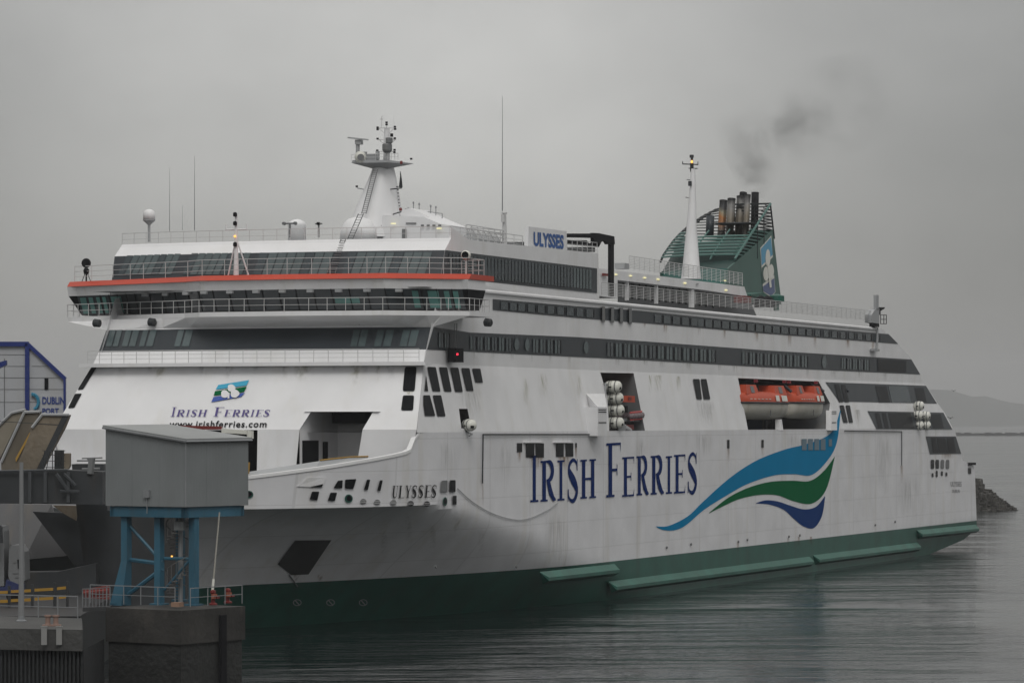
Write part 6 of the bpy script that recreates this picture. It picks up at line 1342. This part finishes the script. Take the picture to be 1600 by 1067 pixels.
# yellow barriers
for i, (xa, xb) in enumerate(((-40, 12), (17, 48), (54, 83), (89, 103))):
    D = 222; t = thing('yellow_guard_barrier', ond((xa+xb)/2, 945, D), ['leftmost yellow guard rail section, cut off by the frame edge', 'yellow guard rail section directly behind the tall grey pole', 'yellow guard rail section just right of the tall grey pole', 'shortest yellow guard rail section, nearest the blue cabin leg'][i], 'guard rail', 'yellow guard rails beside the berth road')
    g = MB()
    for y0, h in ((924-i*2.3, 4.3), (938-i*2.3, 4.6)): g.prism([ond(xa, y0, D), ond(xb, y0-1.5, D), ond(xb, y0-1.5+h, D), ond(xa, y0+h, D)], FWD*.08)
    g.build('rail_beam', YEL, t); MB().prism([ond(xb, 915-i*2.5, D+.1), ond(xb+4, 915-i*2.5, D+.1), ond(xb+4, 948, D+.1), ond(xb, 948, D+.1)], FWD*.2).build('barrier_post', DSTEEL, t)
rbx = MB().prism([ond(*p, 226) for p in ((130, 921), (170, 914), (170, 936), (132, 934))], FWD*.5).path([ond(130, 926, 225.8), ond(170, 922, 225.8)], .08).build('red_barrier', mat('dull_red_barrier', (.20, .03, .025), .6, dirt=.6, dcol=(.05, .02, .02))); tag(rbx, 'dull red barrier panel behind the splayed blue cabin leg', 'barrier')
prl = thing('walkway_railing', ond(130, 945, 212), 'short grey walkway railing between the quay and the concrete block', 'railing')
rail([ond(129, 948, 214), ond(150, 948, 210), ond(172, 946, 206)], 1.1, 1.0, (.5,), r=.03, name='rail_run', m=GALV, parent=prl)
mb = MB().prism([ond(129, 949, 214), ond(172, 947, 206), ond(172, 953, 206), ond(129, 955, 214)], FWD*1).build('walkway', DSTEEL, prl)
# small red canopy item behind cabin roof at the bow opening
t = MB().prism([ond(282, 664.5, 256), ond(346, 666, 256), ond(346, 671, 256), ond(282, 671, 256)], FWD*1).build('ramp_warning_beam', RED, ship)
MB().prism([ond(346, 669, 256), ond(392, 673, 256), ond(394, 679, 256), ond(346, 676, 256)], FWD*1).tube(ond(391, 673, 255.8), ond(391, 685, 255.8), .25).build('ramp_arm', CANM, ship)
sm = MB().path([ond(388, 722, 256.5), ond(387, 740, 256.5)], .12).build('ramp_striped_post', YEL, ship)
# ================================================================ smoke
SPOTS = [(1180, 292, 1.8, 5.0), (1177, 265, 3.2, 2.4), (1165, 225, 4.8, 1.3), (1200, 225, 5.0, 1.2), (1238, 198, 5.4, 1.1), (1272, 180, 5.0, 1.1), (1320, 158, 7.5, .6)]
smk = MB(); P8 = [ond(x, y, d_) for d_ in (360, 350) for x, y in ((1160, 310), (1195, 312), (1275, 265), (1450, 190), (1450, 60), (1240, 100), (1100, 170))]
n = 7; smk.add(P8, [tuple(range(n))[::-1], tuple(range(n, 2*n))]+[(i, (i+1) % n, n+(i+1) % n, n+i) for i in range(n)])
mS = bpy.data.materials.new('exhaust_smoke'); mS.use_nodes = True; nt = mS.node_tree; nt.nodes.clear(); N = nt.nodes; L = nt.links
pv = N.new('ShaderNodeVolumePrincipled'); pv.inputs['Color'].default_value = (.16, .16, .16, 1)
t = N.new('ShaderNodeTexCoord'); nn = N.new('ShaderNodeTexNoise'); nn.inputs['Scale'].default_value = .24; nn.inputs['Detail'].default_value = 4; nn.inputs['Roughness'].default_value = .62; nn.inputs['Distortion'].default_value = .8; L.new(t.outputs['Object'], nn.inputs['Vector'])
acc = None
for x, y, R_s, k_s in SPOTS:
    d_ = N.new('ShaderNodeVectorMath'); d_.operation = 'DISTANCE'; L.new(t.outputs['Object'], d_.inputs[0]); d_.inputs[1].default_value = ond(x, y, 355)
    m1 = N.new('ShaderNodeMapRange'); m1.interpolation_type = 'SMOOTHERSTEP'; L.new(d_.outputs['Value'], m1.inputs[0]); m1.inputs[1].default_value = 0; m1.inputs[2].default_value = R_s; m1.inputs[3].default_value = k_s; m1.inputs[4].default_value = 0
    if acc is None: acc = m1.outputs[0]
    else: a_ = N.new('ShaderNodeMath'); a_.operation = 'ADD'; L.new(acc, a_.inputs[0]); L.new(m1.outputs[0], a_.inputs[1]); acc = a_.outputs[0]
rr_ = N.new('ShaderNodeMapRange'); L.new(nn.outputs['Fac'], rr_.inputs[0]); rr_.inputs[1].default_value = .38; rr_.inputs[2].default_value = .72; rr_.inputs[3].default_value = 0; rr_.inputs[4].default_value = .085
mq = N.new('ShaderNodeMath'); mq.operation = 'MULTIPLY'; L.new(rr_.outputs[0], mq.inputs[0]); L.new(acc, mq.inputs[1]); L.new(mq.outputs[0], pv.inputs['Density'])
om_ = N.new('ShaderNodeOutputMaterial'); L.new(pv.outputs[0], om_.inputs['Volume'])
mS.cycles.volume_step_rate = 2.0; so = smk.build('smoke_plume', mS); tag(so, 'faint dark exhaust smoke drifting right above the funnel', 'smoke', kind='stuff')
# ================================================================ haze
hz = MB(); b0 = [loc2(-3600, -350, -3.5), loc2(3600, -350, -3.5), loc2(3600, 12600, -3.5), loc2(-3600, 12600, -3.5)]; hz.prism(b0, UP*(3.5+225))
mH = bpy.data.materials.new('sea_haze'); mH.use_nodes = True; nt = mH.node_tree; nt.nodes.clear(); pv = nt.nodes.new('ShaderNodeVolumePrincipled'); pv.inputs['Color'].default_value = (.85, .86, .88, 1); pv.inputs['Density'].default_value = .0001; pv.inputs['Anisotropy'].default_value = 0
om_ = nt.nodes.new('ShaderNodeOutputMaterial'); nt.links.new(pv.outputs[0], om_.inputs['Volume'])
ho_ = hz.build('haze', mH); ho_['kind'] = 'stuff'; ho_['label'] = 'thin grey haze over the harbour'

# ================================================================ sub-parts: hang each fitting on the part it belongs to
SUB = {'searchlight_glass': 'searchlight', 'fairlead': 'fairlead_ring', 'port_light': 'port_light_box', 'radar_scanner': 'radar_pedestal', 'horn_mouth': 'horn_loudhailer',
       'hatch_window': 'conning_hatch', 'tower_door': 'tower_deckhouse', 'tower_fitting': 'tower_deckhouse', 'tower_ladder': 'radar_tower', 'board_lettering': 'name_board',
       'bridge_mullion': 'bridge_glazing', 'lit_through_window': 'bridge_glazing', 'platform_railing': 'radar_platform', 'platform_edge': 'radar_platform', 'lid': 'casing',
       'gunwale': 'boat_hull', 'draught_mark': 'boat_hull', 'grab_line': 'canopy', 'reflective_mark': 'canopy', 'pole_sleeve': 'pole_shaft', 'cabin_flashing': 'cabin_roof',
       'panel_joint': 'cabin_wall', 'junction_box': 'cabin_wall', 'conduit': 'cabin_wall', 'edge_bar': 'ramp_plate', 'housing_slot': 'raft_chute_housing', 'bulwark_cap': 'hull',
       'deckhouse_window': 'deckhouse', 'deckhouse_pillar': 'deckhouse', 'machinery_hatch': 'niche_side_wall', 'niche_door': 'niche_side_wall', 'window_eyebrow': 'side_wall',
       'cab_marking': 'cab', 'girder_stiffener': 'main_girder', 'sign_lettering': 'sign_panel', 'sign_arc_emblem': 'sign_panel', 'bridge_floodlight': 'bridge_soffit_fascia'}
def cen(o): return sum((Vector(c) for c in o.bound_box), Vector())/8
bn = lambda o: o.name.split('.')[0]
for o in [q for q in SC.objects if q.type == 'MESH' and q.parent and bn(q) in SUB]:
    c = [q for q in o.parent.children if bn(q) == SUB[bn(o)]]
    if c:
        q = min(c, key=lambda k: (cen(k)-cen(o)).length); o.parent = q; o.matrix_parent_inverse = Matrix.Identity(4)
